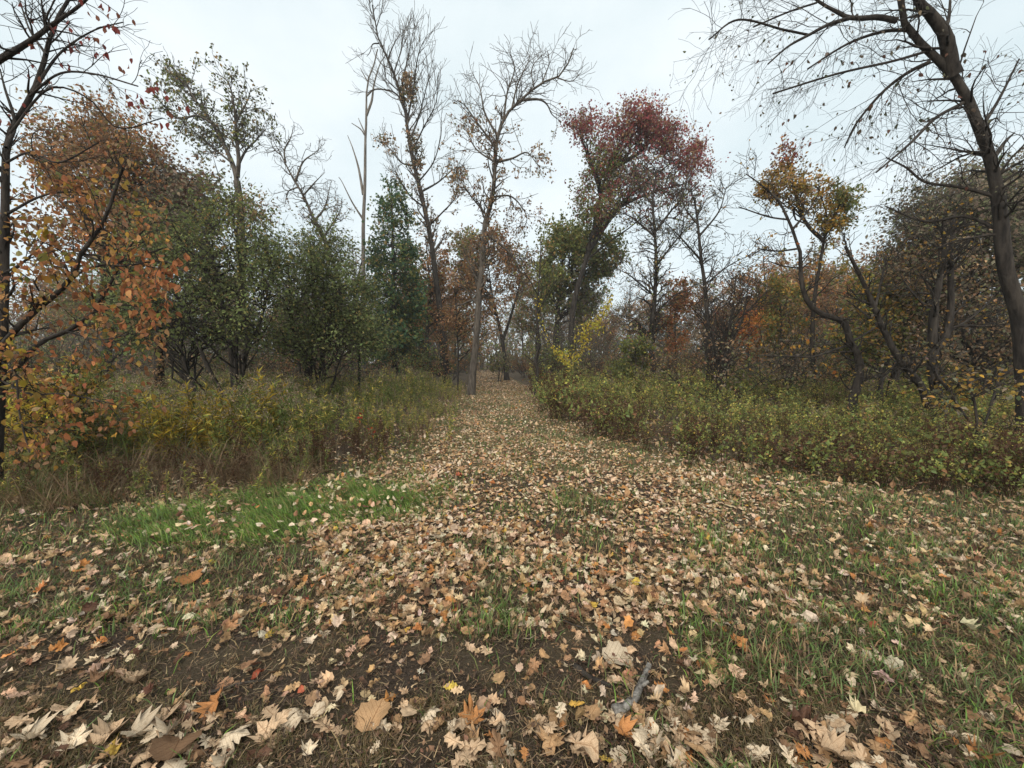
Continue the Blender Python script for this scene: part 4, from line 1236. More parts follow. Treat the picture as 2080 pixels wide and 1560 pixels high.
def zone(x, y):
    """what a weed stands beside, in words"""
    a = float(proj(np.array([x, y, 0.3]))[0])
    if x < 0:
        row = 'front row' if y < 4.9 else 'second row' if y < 5.8 else 'back rows'
        by = ('under the orange-leaved tree' if a < 260 else 'behind the left end of bright grass' if a < 480 else 'behind the middle of bright grass' if a < 660 else 'by the path near red sprigs' if y < 8 else 'by the path near the bent tree')
    else:
        row = 'front row' if y < 5.2 or (a < 1450 and y < 8) else 'second row' if y < 6.6 else 'back rows'
        by = ('beside the path' if a < 1330 else 'before the slim reddish tree' if a < 1560 else 'before the crooked tree' if a < 1780 else 'before the twin-trunked tree' if a < 1960 else 'before the big leaning tree')
    return f', {row}, {by}'


def scatter(kind, xs, ys, sc, singles, mat, stuff_name, stuff_label):
    """the nearest plants become things of their own (shared meshes), the rest one mass"""
    ms, nm, cat, lab, grp = WEEDS[kind]
    order = np.argsort(np.hypot(xs, ys))
    xs, ys, sc = xs[order], ys[order], sc[order]
    vis = np.abs(xs) < 1.36 * ys
    sing = np.zeros(len(xs), bool)
    sing[np.flatnonzero(vis)[:singles]] = True
    meshes = [q.mesh(nm, mat) for q in ms]
    for x_, y_, s_ in zip(xs[sing], ys[sing], sc[sing]):
        o = bpy.data.objects.new(nm, meshes[rng.integers(len(meshes))])
        o.location = (x_, y_, float(gh(x_, y_)))
        o.rotation_euler = (rng.normal(0, 0.06), rng.normal(0, 0.06), rng.uniform(0, 6.28))
        o.scale = (s_, s_, s_)
        C.objects.link(o)
        tag(o, f'{lab}{zone(x_, y_)}', cat, grp)
    rx, ry, rs = xs[~sing], ys[~sing], sc[~sing]
    if not len(rx):
        return
    tag(plant_mass(stuff_name, ms, np.stack([rx, ry, gh(rx, ry)], 1), rs, mat), stuff_label, 'weeds', kind='stuff')


def plant_mass(name, ms, pos, sc, mat):
    """one object: the plants it is made of lie in its own mesh and are set out on its points"""
    V, Fc, Cl, part = [], [], [], []
    n0 = 0
    for k, q in enumerate(ms):
        v, f, c = np.concatenate(q.v), np.concatenate(q.f), np.concatenate(q.c)
        V.append(v)
        Fc.append(f + n0)
        Cl.append(c)
        part.append(np.full(len(v), k))
        n0 += len(v)
    n = len(pos)
    m = MB().add(np.concatenate(V + [pos]), np.concatenate(Fc), np.concatenate(Cl + [np.zeros((n, 3), np.float32)]))
    me = m.mesh(name, mat)
    nv = len(me.vertices)

    def attr(nm, typ, prop, val):
        at_ = me.attributes.new(nm, typ, 'POINT')
        at_.data.foreach_set(prop, np.ascontiguousarray(val).ravel())

    attr('part', 'INT', 'value', np.concatenate(part + [np.full(n, -1)]).astype(np.int32))
    which, scl, rot = np.zeros(nv, np.int32), np.ones(nv, np.float32), np.zeros((nv, 3), np.float32)
    which[n0:] = rng.integers(0, len(ms), n)
    scl[n0:] = sc
    rot[n0:] = np.stack([rng.normal(0, 0.07, n), rng.normal(0, 0.07, n), rng.uniform(0, 6.28, n)], 1)
    attr('which', 'INT', 'value', which)
    attr('size', 'FLOAT', 'value', scl)
    attr('turn', 'FLOAT_VECTOR', 'vector', rot)
    g = bpy.data.node_groups.new(name, 'GeometryNodeTree')
    g.interface.new_socket('Geometry', in_out='INPUT', socket_type='NodeSocketGeometry')
    g.interface.new_socket('Geometry', in_out='OUTPUT', socket_type='NodeSocketGeometry')
    gi, go = g.nodes.new('NodeGroupInput'), g.nodes.new('NodeGroupOutput')

    def named(nm, typ):
        x_ = g.nodes.new('GeometryNodeInputNamedAttribute')
        x_.data_type = typ
        x_.inputs['Name'].default_value = nm
        return x_.outputs['Attribute']

    pa = named('part', 'INT')

    def select(k):
        cp = g.nodes.new('FunctionNodeCompare')
        cp.data_type, cp.operation = 'INT', 'EQUAL'
        ints = [q for q in cp.inputs if q.type == 'INT']
        g.links.new(pa, ints[0])
        ints[1].default_value = k
        sp = g.nodes.new('GeometryNodeSeparateGeometry')
        sp.domain = 'POINT'
        g.links.new(gi.outputs[0], sp.inputs['Geometry'])
        g.links.new(cp.outputs[0], sp.inputs['Selection'])
        return sp.outputs[0]

    jn = g.nodes.new('GeometryNodeJoinGeometry')
    for k in reversed(range(len(ms))):
        ti = g.nodes.new('GeometryNodeGeometryToInstance')
        g.links.new(select(k), ti.inputs[0])
        g.links.new(ti.outputs[0], jn.inputs[0])
    io = g.nodes.new('GeometryNodeInstanceOnPoints')
    g.links.new(select(-1), io.inputs['Points'])
    g.links.new(jn.outputs[0], io.inputs['Instance'])
    io.inputs['Pick Instance'].default_value = True
    g.links.new(named('which', 'INT'), io.inputs['Instance Index'])
    er = g.nodes.new('FunctionNodeEulerToRotation')
    g.links.new(named('turn', 'FLOAT_VECTOR'), er.inputs[0])
    g.links.new(er.outputs[0], io.inputs['Rotation'])
    g.links.new(named('size', 'FLOAT'), io.inputs['Scale'])
    g.links.new(io.outputs[0], go.inputs[0])
    o = bpy.data.objects.new(name, me)
    C.objects.link(o)
    md = o.modifiers.new('plants', 'NODES')
    md.node_group = g
    return o


def field(n, side, y0, y1, power=1.0):
    """n random spots in view on one side, denser nearby"""
    y = y0 + (y1 - y0) * rng.random(n) ** power
    x = rng.uniform(-1.42, 1.42, n) * y
    poly = LEFT_WEEDS if side < 0 else RIGHT_WEEDS
    j = 0.30 * np.abs(rng.standard_normal(n)) * (rng.random(n) < 0.35)
    k = inpoly(x + side * j, y + 0.8 * j, poly)
    return x[k], y[k]


# left
x, y = field(9000, -1, 4.0, 22, 1.25)
k = rng.random(len(x)) < 0.35 + 0.8 * vnoise(x + 3, y, 0.7)
x, y = x[k], y[k]
d = edge_distance(x, y, LEFT_EDGE)
px_, py_ = proj(np.stack([x, y, np.zeros_like(x)], 1))
near_path = (px_ > 640)
q = rng.random(len(x))
dead = near_path & (d < 1.1) & (q < 0.6) & (y < 7.5)
gold = (d > 1.0) & (np.hypot((x + 5.2) / 1.2, (y - 6.8) / 1.0) < 1) & (q < 0.7)
gr = (~near_path) & (d < 1.5) & ~dead & (rng.random(len(x)) < 0.62)
tan = gr & (vnoise(x, y, 0.7) + 0.3 * rng.standard_normal(len(x)) > 0.33)
old = (~near_path) & (d < 1.3) & ~dead & ~gr & (rng.random(len(x)) < 0.45)
dead |= old
tan |= (~dead) & (~gr) & (rng.random(len(x)) < 0.14)
gr &= ~tan
gold &= ~tan
gold_r = ~(dead | gold | gr | tan)
hgt = np.clip(0.50 + 0.32 * d, 0.45, 1.15) * (0.65 + 0.6 * vnoise(x, y, 0.9)) * rng.uniform(0.75, 1.2, len(x))
scatter('dead', x[dead], y[dead], hgt[dead] * 0.95 + 0.1, 130, M_LEAF, 'dead_weeds', 'mass of dry dark brown weed stalks left of the path')
scatter('gold', x[gold], y[gold], hgt[gold], 45, M_LEAF, 'golden_weeds', 'mass of golden weeds below the dark green bush')
scatter('goldenrod', x[gold_r], y[gold_r], hgt[gold_r], 220, M_LEAF, 'goldenrod_weeds', 'mass of goldenrod weeds spreading back under the left-hand trees')
scatter('tallgrass', x[gr], y[gr], hgt[gr] + 0.15, 150, M_GRASS, 'tall_grass', 'mass of tall green grass in front of the left-hand weeds')
scatter('tangrass', x[tan], y[tan], hgt[tan] + 0.1, 110, M_GRASS, 'dry_grass', 'mass of bent dry grass in front of the left-hand weeds')
# right
x, y = field(7500, 1, 3.9, 22, 1.25)
k = rng.random(len(x)) < 0.25 + 0.9 * vnoise(x + 3, y, 0.7)
x, y = x[k], y[k]
d = edge_distance(x, y, RIGHT_EDGE)
q = rng.random(len(x))
br_ = (d < 0.9) & (q < 0.75)
hgt = np.clip(0.40 + 0.055 * (y - 4), 0.36, 1.1) * (0.55 + 0.75 * vnoise(x, y, 0.8)) * rng.uniform(0.65, 1.4, len(x)) + 0.2 * np.clip((x / y - 1.0) / 0.3, 0, 1)
scatter('leafbrown', x[br_], y[br_], hgt[br_] + 0.3, 150, M_LEAF, 'brown_brambles', 'mass of low brown brambles along the right-hand weeds')
dr = ((d < 0.9) & (q < 0.35)) | ((~br_) & (d < 2.2) & (q > 0.9))
br_ &= ~dr
scatter('dead', x[dr], y[dr], hgt[dr] + 0.2, 120, M_LEAF, 'dry_stalks', 'thin brown stalks among the right-hand weeds')
st_ = (~br_) & ~dr & (rng.random(len(x)) < 0.32)
scatter('stalky', x[st_], y[st_], hgt[st_] * 1.12, 110, M_LEAF, 'stalky_weeds', 'mass of tall stalky weeds right of the path')
br_ = br_ | st_
scatter('leafy', x[~br_], y[~br_], hgt[~br_], 260, M_LEAF, 'bramble_weeds', 'mass of leafy green weeds right of the path')

# two red-leaved sprigs among the left weeds
for cx, cy, lab in ((733, 838, 'upper red-leaved sprig among the brown stalks left of the path'), (752, 873, 'lower red-leaved sprig among the brown stalks left of the path')):
    p = at(cx, cy, 6.6)
    r = empty('red_sprig', (p[0], p[1], float(gh(p[0], p[1]))), lab, 'plant')
    P = smooth_line(np.array([[p[0], p[1], gh(p[0], p[1])], [p[0] + 0.02, p[1], p[2] * 0.5], p]), 8)
    MB().add(*tubes(P[None], np.full((1, 8), 0.003), 4)).build('stem', M_BARK, r)
    MB().add(*leaves_on(P[None], np.full((1, 8), 0.003), 7, 0.065, [(0.38, 0.06, 0.03, 1)], t=(0.8, 1), spread=0.03, tmpl=T_OVATE)).build('leaves', M_LEAF, r)

# ------------------------------------------------------------------ mown grass: short, tall bright strip, dry thatch
BRIGHT_STRIP = [(255, 1100), (420, 1110), (600, 1095), (800, 1055), (905, 1005), (880, 985), (760, 1005), (640, 985), (560, 1010), (430, 1035), (310, 1055)]


def blades(x, y, h, pal, wdt=0.0035, lean=0.6, tilt=None):
    n = len(x)
    a = rng.uniform(0, 6.28, n)
    out = np.stack([np.cos(a), np.sin(a), np.zeros(n)], 1)
    if tilt is not None:
        out = unit(out * 0.6 + np.asarray(tilt))
    side = np.stack([-np.sin(a), np.cos(a), np.zeros(n)], 1)
    p = np.stack([x, y, gh(x, y) - 0.005], 1)
    L = (h * rng.uniform(0.5, 1.2, n))[:, None]
    ln = lean * rng.uniform(0.2, 1.3, (n, 1))
    mid = p + unit(out * ln + [0, 0, 1]) * L * 0.55
    tip = mid + unit(out * ln * 2.4 + [0, 0, 0.6]) * L * 0.45
    wd = np.broadcast_to(np.asarray(wdt), (n,))[:, None]
    V = np.stack([p - side * wd, p + side * wd, mid - side * wd * 0.8, mid + side * wd * 0.8, tip], 1).reshape(-1, 3)
    q = np.array([[0, 1, 3], [0, 3, 2], [2, 3, 4]])
    Fc = (q[None] + (np.arange(n) * 5)[:, None, None]).reshape(-1, 3)
    return V, Fc, np.repeat(pick(pal, n, 0.22), 5, 0)


def open_ground(x, y):
    """mown ground, with a ragged edge under the weeds"""
    covered = inpoly(x, y, LEFT_WEEDS) | inpoly(x, y, RIGHT_WEEDS)
    d = np.minimum(edge_distance(x, y, LEFT_EDGE), edge_distance(x, y, RIGHT_EDGE))
    return ~covered | (rng.random(len(x)) > d / 0.9)


def clear_spots(n, y0, y1, power=1.6):
    y = y0 + (y1 - y0) * rng.random(n) ** power
    x = rng.uniform(-1.42, 1.42, n) * y
    k = open_ground(x, y)
    return x[k], y[k]


def to_px(x, y):
    return proj(np.stack([x, y, np.zeros_like(x)], 1))


# bright strip
x, y = rng.uniform(-5, 0, 90000), rng.uniform(2.9, 5.6, 90000)
a_, b_ = to_px(x, y)
k = inpoly(a_ + 45 * rng.standard_normal(len(a_)), b_ + 13 * rng.standard_normal(len(b_)), BRIGHT_STRIP) & (rng.random(len(x)) < 3.2 * vnoise(x, y, 0.24) ** 1.8)
g = MB().add(*blades(x[k], y[k], 0.10 + 0.15 * vnoise(x[k], y[k], 0.35), BRIGHT + BRIGHT + LAWN, 0.0028, 1.2, (-0.5, -0.2, 0)))
tag(g.build('long_grass', M_GRASS), 'strip of long bright green grass at the left of the clearing', 'grass', kind='stuff')
# single bright tufts in the clearing
tuft_meshes = [grass_tuft(BRIGHT + TALLG, 0.17, 30, 0.05, 0.6, 0.003).mesh('grass_tuft', M_GRASS) for _ in range(3)]
for cx, cy, s, lab in ((1140, 1030, 1.5, 'largest bright green grass tuft in the middle of the clearing'), (1170, 1025, 1.0, 'smaller green grass tuft touching the largest tuft in mid clearing'), (1085, 1200, 0.8, 'green grass tuft standing among leaves near the centre front'), (935, 1270, 0.8, 'green grass tuft at the back rim of the bare soil'),
                       (655, 1180, 0.9, 'green grass tuft below the strip of long bright grass'), (880, 1010, 1.1, 'green grass tuft at the right end of the strip of long bright grass'), (1450, 1110, 0.9, 'green grass tuft in the leaf litter right of the centre'), (1600, 1300, 0.9, 'green grass tuft in the lawn at the front right'), (1020, 1240, 0.8, 'green grass tuft left of the small yellow leaf in the front centre')):
    p = gp(cx, cy)
    o = bpy.data.objects.new('grass_tuft', tuft_meshes[rng.integers(3)])
    o.location, o.scale, o.rotation_euler = p.tolist(), (s, s, s), (0, 0, rng.uniform(0, 6))
    C.objects.link(o)
    tag(o, lab, 'grass tuft', 'green grass tufts in the clearing')

def turf(x, y):
    return vnoise(x, y, 0.4) * 0.55 + vnoise(x + 9, y, 1.3) * 0.5


# lawn
x, y = clear_spots(260000, 1.2, 24, 1.7)
a_, b_ = to_px(x, y)
soil = np.clip((b_ - 1260) / 60, 0, 1) * np.where(a_ < 1320, 1, np.clip((b_ - 1380) / 90, 0, 1))
dens = 1.0 * np.clip((turf(x, y) - 0.5) * 3.2, 0.06, 1)
dens += 0.7 * np.clip((a_ - 1400) / 250, 0, 1) * (b_ > 960)
dens += 0.3 * ((a_ < 620) & (b_ > 1050) & (b_ < 1280))
dens += 0.35 * np.clip((y - 4.5) / 2, 0, 1) + 0.4 * np.clip(1 - np.minimum(edge_distance(x, y, LEFT_EDGE), edge_distance(x, y, RIGHT_EDGE)) / 0.9, 0, 1)
dens *= (1 - 0.95 * soil) * np.clip(1 - (b_ - 1400) / 120, 0.12, 1)
k = rng.random(len(x)) < dens
g = MB().add(*blades(x[k], y[k], 0.06 + 0.075 * vnoise(x[k], y[k], 0.5), LAWN + LAWN + gain(TAN, 0.9), 0.0026 + 0.00035 * y[k], 0.7))
x, y = clear_spots(60000, 1.3, 8, 1.5)
a_, b_ = to_px(x, y)
k = rng.random(len(x)) < 0.9 * np.clip(vnoise(x + 17, y, 0.35) * 1.6 - 0.62, 0, 1) * np.where(a_ > 1380, 2.2, np.where((b_ > 1300) & (a_ < 1250), 0.05, 0.95))
g.add(*blades(x[k], y[k], 0.08 + 0.07 * vnoise(x[k], y[k], 0.3), BRIGHT + LAWN + LAWN, 0.0026 + 0.0003 * y[k], 0.8))
tag(g.build('short_grass', M_GRASS), 'short mown grass showing between the fallen leaves', 'grass', kind='stuff')
# dry thatch at the front
x, y = clear_spots(170000, 1.15, 3.6, 1.1)
a_, b_ = to_px(x, y)
dens = np.clip((vnoise(x + 4, y, 0.16) * 0.6 + vnoise(x, y, 0.45) * 0.5 - 0.36) * 2.8, 0, 1) * np.clip((b_ - 1150) / 150, 0.2, 1)
dens *= np.where((b_ > 1290) & (b_ < 1420) & (a_ < 1250), 0.35, 1)
k = rng.random(len(x)) < dens
g = MB().add(*blades(x[k], y[k], 0.03 + 0.06 * vnoise(x[k] + 4, y[k], 0.16) ** 2, [(0.15, 0.10, 0.05, 3), (0.10, 0.075, 0.035, 3), (0.09, 0.09, 0.03, 2), (0.2, 0.15, 0.08, 1)], 0.0016, 1.1))
tag(g.build('thatch', M_GRASS), 'short dry brown grass on the bare soil in front', 'grass', kind='stuff')

# ------------------------------------------------------------------ fallen leaves


def outline_leaf(pts, curl, seed):
    """a lobed leaf: outline points of the right half (x, y), mirrored; a ring inside carries the curl"""
    rg = np.random.default_rng(seed)
    p = np.array(pts, float)
    full = np.vstack([p, (p * [-1, 1])[::-1][1 if p[-1, 0] == 0 else 0:(-1 if p[0, 0] == 0 else None)]])
    n = len(full)
    mid = full * [0.5, 0.62] + [0, 0.18]
    cen = np.array([[0, 0.42]])
    v2 = np.vstack([full, mid, cen])
    v2[:, 0] *= rg.uniform(0.85, 1.15)
    v2 += rg.normal(0, (0.018, 0.03, 0.042)[seed % 3], v2.shape)
    x, y = v2[:, 0], v2[:, 1] - 0.45
    k1, k2, tw, ph = curl * rg.uniform(0.3, 1.4), curl * rg.uniform(-0.5, 1.2), rg.normal(0, 0.5 * curl), rg.uniform(0, 6)
    z = k1 * x * x * 2.2 + k2 * y * y * 1.2 + tw * x * y * 2 + 0.11 * curl * np.sin(9 * x + ph) + 0.10 * curl * np.sin(10 * y + 2 * ph) + rg.normal(0, 0.03 * curl, len(x))
    z[2 * n] -= 0.02
    z -= z.min() - 0.0
    i = np.arange(n)
    j = (i + 1) % n
    f = np.vstack([np.stack([i, j, n + j], 1), np.stack([i, n + j, n + i], 1), np.stack([n + i, n + j, np.full(n, 2 * n)], 1)])
    stalk = np.array([[-0.012, 0.02, z[0]], [0.012, 0.02, z[0]], [0.03 * rg.normal(), -0.32, z[0] + 0.1 * rg.random()]])
    v = np.vstack([np.column_stack([x, y + 0.45, z]), stalk])
    f = np.vstack([f, [[2 * n + 1, 2 * n + 2, 2 * n + 3]]])
    edge = np.concatenate([np.full(n, 0.86), np.full(n, 1.0), [1.12], np.full(3, 0.7)])
    return v, f, edge


OAK = [(0, 0), (0.05, 0.06), (0.17, 0.14), (0.08, 0.25), (0.29, 0.37), (0.12, 0.47), (0.36, 0.62), (0.18, 0.68), (0.24, 0.84), (0.1, 0.9), (0, 1.0)]
MAPLE = [(0, 0.05), (0.12, 0.0), (0.36, 0.02), (0.28, 0.14), (0.55, 0.34), (0.40, 0.42), (0.58, 0.66), (0.36, 0.60), (0.22, 0.52), (0.24, 0.76), (0.14, 0.80), (0, 1.0)]
OVAL = [(0, 0), (0.1, 0.08), (0.2, 0.25), (0.24, 0.45), (0.2, 0.66), (0.1, 0.86), (0, 1.0)]
ROUND = [(0, 0.06), (0.2, 0.0), (0.42, 0.1), (0.40, 0.22), (0.56, 0.36), (0.5, 0.5), (0.52, 0.66), (0.36, 0.72), (0.3, 0.86), (0.12, 0.88), (0, 1.0)]
SHAPES = {'oak': OAK, 'maple': MAPLE, 'oval': OVAL, 'broad': ROUND}
TONES = {'pale cream': (0.55, 0.44, 0.31), 'light tan': (0.46, 0.32, 0.20), 'tan': (0.35, 0.212, 0.108), 'brown': (0.20, 0.115, 0.062), 'dark brown': (0.10, 0.05, 0.03), 'orange brown': (0.38, 0.17, 0.06), 'red': (0.36, 0.095, 0.05), 'yellow': (0.5, 0.33, 0.07)}
TW = {'pale cream': 0.22, 'light tan': 0.34, 'tan': 0.24, 'brown': 0.14, 'dark brown': 0.05, 'orange brown': 0.04, 'red': 0.0008, 'yellow': 0.006}
VAR = {}
for sname, pts in SHAPES.items():
    VAR[sname] = [outline_leaf(pts, c, 7 * i + len(sname)) for i, c in enumerate(np.array((0.3, 0.5, 0.75, 1.1, 0.4, 0.9)) * (0.5 if sname == 'broad' else 1))]
LEAFMESH = {}


def leaf_variant(shape, tone, i):
    key = (shape, tone, i)
    if key not in LEAFMESH:
        v, f, e = VAR[shape][i]
        LEAFMESH[key] = MB().add(v, f, np.outer(e, TONES[tone])).mesh('fallen_leaf', M_FALLEN)
    return LEAFMESH[key]


def lay(x, y, shape, tone, size, label, group=None, rz=None, lift=0.012, i=None, tilt=0.16, flip=None):
    o = bpy.data.objects.new('fallen_leaf', leaf_variant(shape, tone, int(rng.integers(6)) if i is None else i))
    fl = rng.random() < 0.35 if flip is None else flip
    o.rotation_euler = (rng.normal(0, tilt) + (math.pi if fl else 0), rng.normal(0, tilt), rng.uniform(0, 6.28) if rz is None else rz)
    o.scale = (size, size, size)
    o.location = (x, y, float(gh(x, y)) + lift + (0.28 * size if fl else 0))
    C.objects.link(o)
    return tag(o, label, 'leaf', group)


placed = []
SPECIAL = [
    (1225, 1345, 'broad', 'pale cream', 0.17, 'largest pale ribbed leaf, fan-shaped, lying left of the grey fallen branch'),
    (35, 1390, 'oak', 'pale cream', 0.20, 'large torn pale leaf on dark soil at the far left of the foreground'),
    (395, 1190, 'broad', 'orange brown', 0.16, 'large orange-brown leaf lying in grass below the bright grass strip'),
    (540, 1365, 'oval', 'red', 0.075, 'red-orange oval leaf on the dark soil left of centre'),
    (615, 1415, 'oval', 'red', 0.06, 'small scarlet leaf beside a stick on the soil, below the red-orange oval leaf'),
    (435, 1455, 'maple', 'orange brown', 0.13, 'crumpled orange-brown maple leaf on dry thatch at the lower left'),
    (370, 1495, 'broad', 'brown', 0.17, 'big brown curled leaf at the lower left, below the orange-brown maple leaf'),
    (290, 1390, 'maple', 'light tan', 0.12, 'light tan maple leaf on bare soil between the large torn leaf and the red-orange leaf'),
    (800, 1320, 'oval', 'orange brown', 0.05, 'small orange leaf on bare soil at the back of the bare patch'),
    (980, 1325, 'oak', 'light tan', 0.12, 'tan lobed leaf standing up at the edge of the grass in the front centre'),
    (1145, 1530, 'oak', 'light tan', 0.15, 'long light tan leaf at the bottom edge, right of the middle'),
    (1335, 1510, 'maple', 'pale cream', 0.12, 'pale cream maple leaf near the bottom, below the grey fallen branch'),
    (1375, 1435, 'broad', 'light tan', 0.12, 'broad light tan leaf just right of the grey fallen branch'),
    (1520, 1340, 'oak', 'orange brown', 0.13, 'reddish brown oak leaf at the front of the green lawn on the right'),
    (1255, 1485, 'maple', 'orange brown', 0.09, 'orange maple leaf just below the grey fallen branch'),
    (975, 1235, 'oval', 'yellow', 0.08, 'small bright yellow leaf caught in the grass in the front centre'),
    (1120, 1175, 'oak', 'red', 0.12, 'rusty red oak leaf in the leaf litter in the middle of the clearing'),
    (1765, 1280, 'oval', 'red', 0.08, 'orange-red leaf in the green lawn on the right'),
    (1735, 1410, 'oval', 'pale cream', 0.09, 'smooth pale oval leaf lying on dark soil at the lower right'),
    (745, 1505, 'broad', 'tan', 0.15, 'square-looking tan leaf at the bottom left of centre'),
    (940, 970, 'maple', 'red', 0.12, 'pinkish red leaf on the path at the back of the clearing'),
    (722, 1000, 'maple', 'pale cream', 0.13, 'nearly white leaf perched on the bright grass strip'),
    (880, 1095, 'broad', 'pale cream', 0.16, 'big pale leaf lying at the right end of the bright grass strip'),
]
for cx, cy, sh, to, sz, lab in SPECIAL:
    p = gp(cx, cy)
    lift = 0.16 if cy == 1000 else 0.02
    lay(p[0], p[1], sh, to, sz, lab, lift=lift, flip=False, i=1 if sh == 'broad' else None)
    placed.append((p[0], p[1]))

# all the spots where leaves lie
tn = list(TONES)
tw_ = np.array([TW[t] for t in tn])
tw_ /= tw_.sum()


def litter_density(x, y):
    a, b = to_px(x, y)
    d = np.full(len(x), 0.65)
    d = np.where(b > 1290, np.where(a < 1250, 0.16, 0.24), d)
    d = np.where(b > 1430, 0.28, d)
    d = np.where((b > 1000) & (b < 1260) & (a > 650) & (a < 1560), 0.85, d)
    d *= 1 - 0.5 * np.clip((a - 1400) / 250, 0, 1) * (b < 1420)
    d *= np.where((a < 620) & (b > 1040) & (b < 1280), 0.5, 1)
    d *= (0.35 + 1.1 * vnoise(x + 30, y, 0.5)) * np.clip(1.25 - 1.9 * np.clip(turf(x, y) - 0.5, 0, 1) * 2, 0.35, 1.2)
    d *= np.where(y > 6, 0.85, 1)
    d *= np.where((b < 1290) & (b > 860), 1.0, np.where(b < 860, 0.5, 1))
    edge = np.minimum(edge_distance(x, y, LEFT_EDGE), edge_distance(x, y, RIGHT_EDGE))
    d *= 0.45 + 0.55 * np.clip(edge / 0.8, 0, 1)
    d *= np.where(inpoly(a, b, BRIGHT_STRIP), 0.55, 1)
    return d


# near: spacing 4 mm sorted into singles and mass
area_n = 165000
y = 1.15 + (26 - 1.15) * rng.random(area_n * 2) ** 1.9
x = rng.uniform(-1.42, 1.42, area_n * 2) * y
k = open_ground(x, y)
x, y = x[k], y[k]
# sampling density (per m2) of the raw points, to thin to an even carpet
u_ = ((y - 1.15) / (26 - 1.15)) ** (1 / 1.9)
raw = (area_n * 2) / (2.84 * y * (26 - 1.15) * 1.9 * np.maximum(u_, 0.02) ** 0.9)
want = np.clip(1000 * np.where(y < 12, 1, 1.0), 0, None) * litter_density(x, y)
k = rng.random(len(x)) < np.clip(want / raw, 0, 1)
x, y = x[k], y[k]
a_, b_ = to_px(x, y)
o_ = np.argsort(y)
x, y, a_, b_ = x[o_], y[o_], a_[o_], b_[o_]
inview = (a_ > -30) & (a_ < 2110) & (b_ < 1590)
single = np.zeros(len(x), bool)
single[np.flatnonzero(inview)[:277]] = True
SH = ['oak', 'maple', 'oval', 'broad']
SP = [0.55, 0.17, 0.12, 0.16]
stick_line = [tuple(gp(*q)[:2]) for q in ((1245, 1450), (1290, 1425), (1318, 1355))]
clear = edge_distance(x, y, stick_line) > 0.055
for i in np.flatnonzero(single & clear):
    sh = SH[rng.choice(4, p=SP)]
    to = tn[rng.choice(len(tn), p=tw_)] if rng.random() < 0.6 else ('pale cream', 'light tan')[int(rng.integers(2))]
    where = ('on bare dark soil' if b_[i] < 1430 and a_[i] < 1250 else 'on dry thatch' if b_[i] >= 1430 else 'in the green lawn')
    where += (' near the large torn leaf' if a_[i] < 250 else ' near the big brown curled leaf' if a_[i] < 520 else ' near the square tan leaf' if a_[i] < 860 else ' near the thin grey stick' if a_[i] < 1120 else ' near the grey fallen branch' if a_[i] < 1420 else ' right of the grey fallen branch' if a_[i] < 1680 else ' near the smooth pale oval leaf')
    lay(x[i], y[i], sh, to, rng.uniform(0.05, 0.115) * (0.8 if sh in ('oval', 'broad') else 1), f'{to} {"lobed oak" if sh == "oak" else "pointed maple" if sh == "maple" else sh} leaf lying {where}', 'fallen leaves in front', lift=rng.uniform(0.004, 0.025))
# the mass
x, y = x[~single], y[~single]
lit = MB()
LOW = {}
for sname in SH:
    LOW[sname] = []
    for v, f, e in VAR[sname]:
        LOW[sname].append((v, f, e))
T_CURL = (np.array([[0, 0, 0.02], [-0.3, 0.25, 0.12], [-0.2, 0.75, 0.1], [0, 1, 0.03], [0.28, 0.7, 0.16], [0.3, 0.3, 0.02], [0, 0.5, 0.0]]), np.array([[0, 6, 1], [1, 6, 2], [2, 6, 3], [3, 6, 4], [4, 6, 5], [5, 6, 0]]))


def lay_mass(x, y, tmpl, size, tilt, tones=None):
    n = len(x)
    d = unit(np.stack([rng.standard_normal(n), rng.standard_normal(n), rng.standard_normal(n) * tilt], 1))
    M = basis(d, flat=0)
    z = unit(np.stack([rng.normal(0, tilt, n), rng.normal(0, tilt, n), np.where(rng.random(n) < 0.6, 1, -1)], 1))
    z = unit(z - d * (z * d).sum(1, keepdims=True))
    M = np.stack([np.cross(d, z), d, z], 2)
    c = pick(tones or [(*TONES[t], TW[t]) for t in tn], n, 0.15)
    c = c * np.minimum(1, 0.56 / c.max(1, keepdims=True))
    p = np.stack([x, y, gh(x, y) + rng.uniform(0.006, 0.035, n)], 1)
    return inst(tmpl, M, p, size * rng.uniform(0.6, 1.25, n), c)


near = y < 3.6
vsel, ssel = rng.integers(0, 6, len(x)), rng.choice(4, len(x), p=SP)
for si, sname in enumerate(SH):
    for vi in range(6):
        w_ = near & (vsel == vi) & (ssel == si)
        if w_.any():
            v, f, e = VAR[sname][vi]
            lit.add(*lay_mass(x[w_], y[w_], (v, f), 0.062, 0.34))
w_ = (y >= 3.6) & (y < 8)
lit.add(*lay_mass(x[w_], y[w_], T_CURL, 0.054, 0.40))
w_ = y >= 8
lit.add(*lay_mass(x[w_], y[w_], T_RHOMB, 0.066, 0.42))
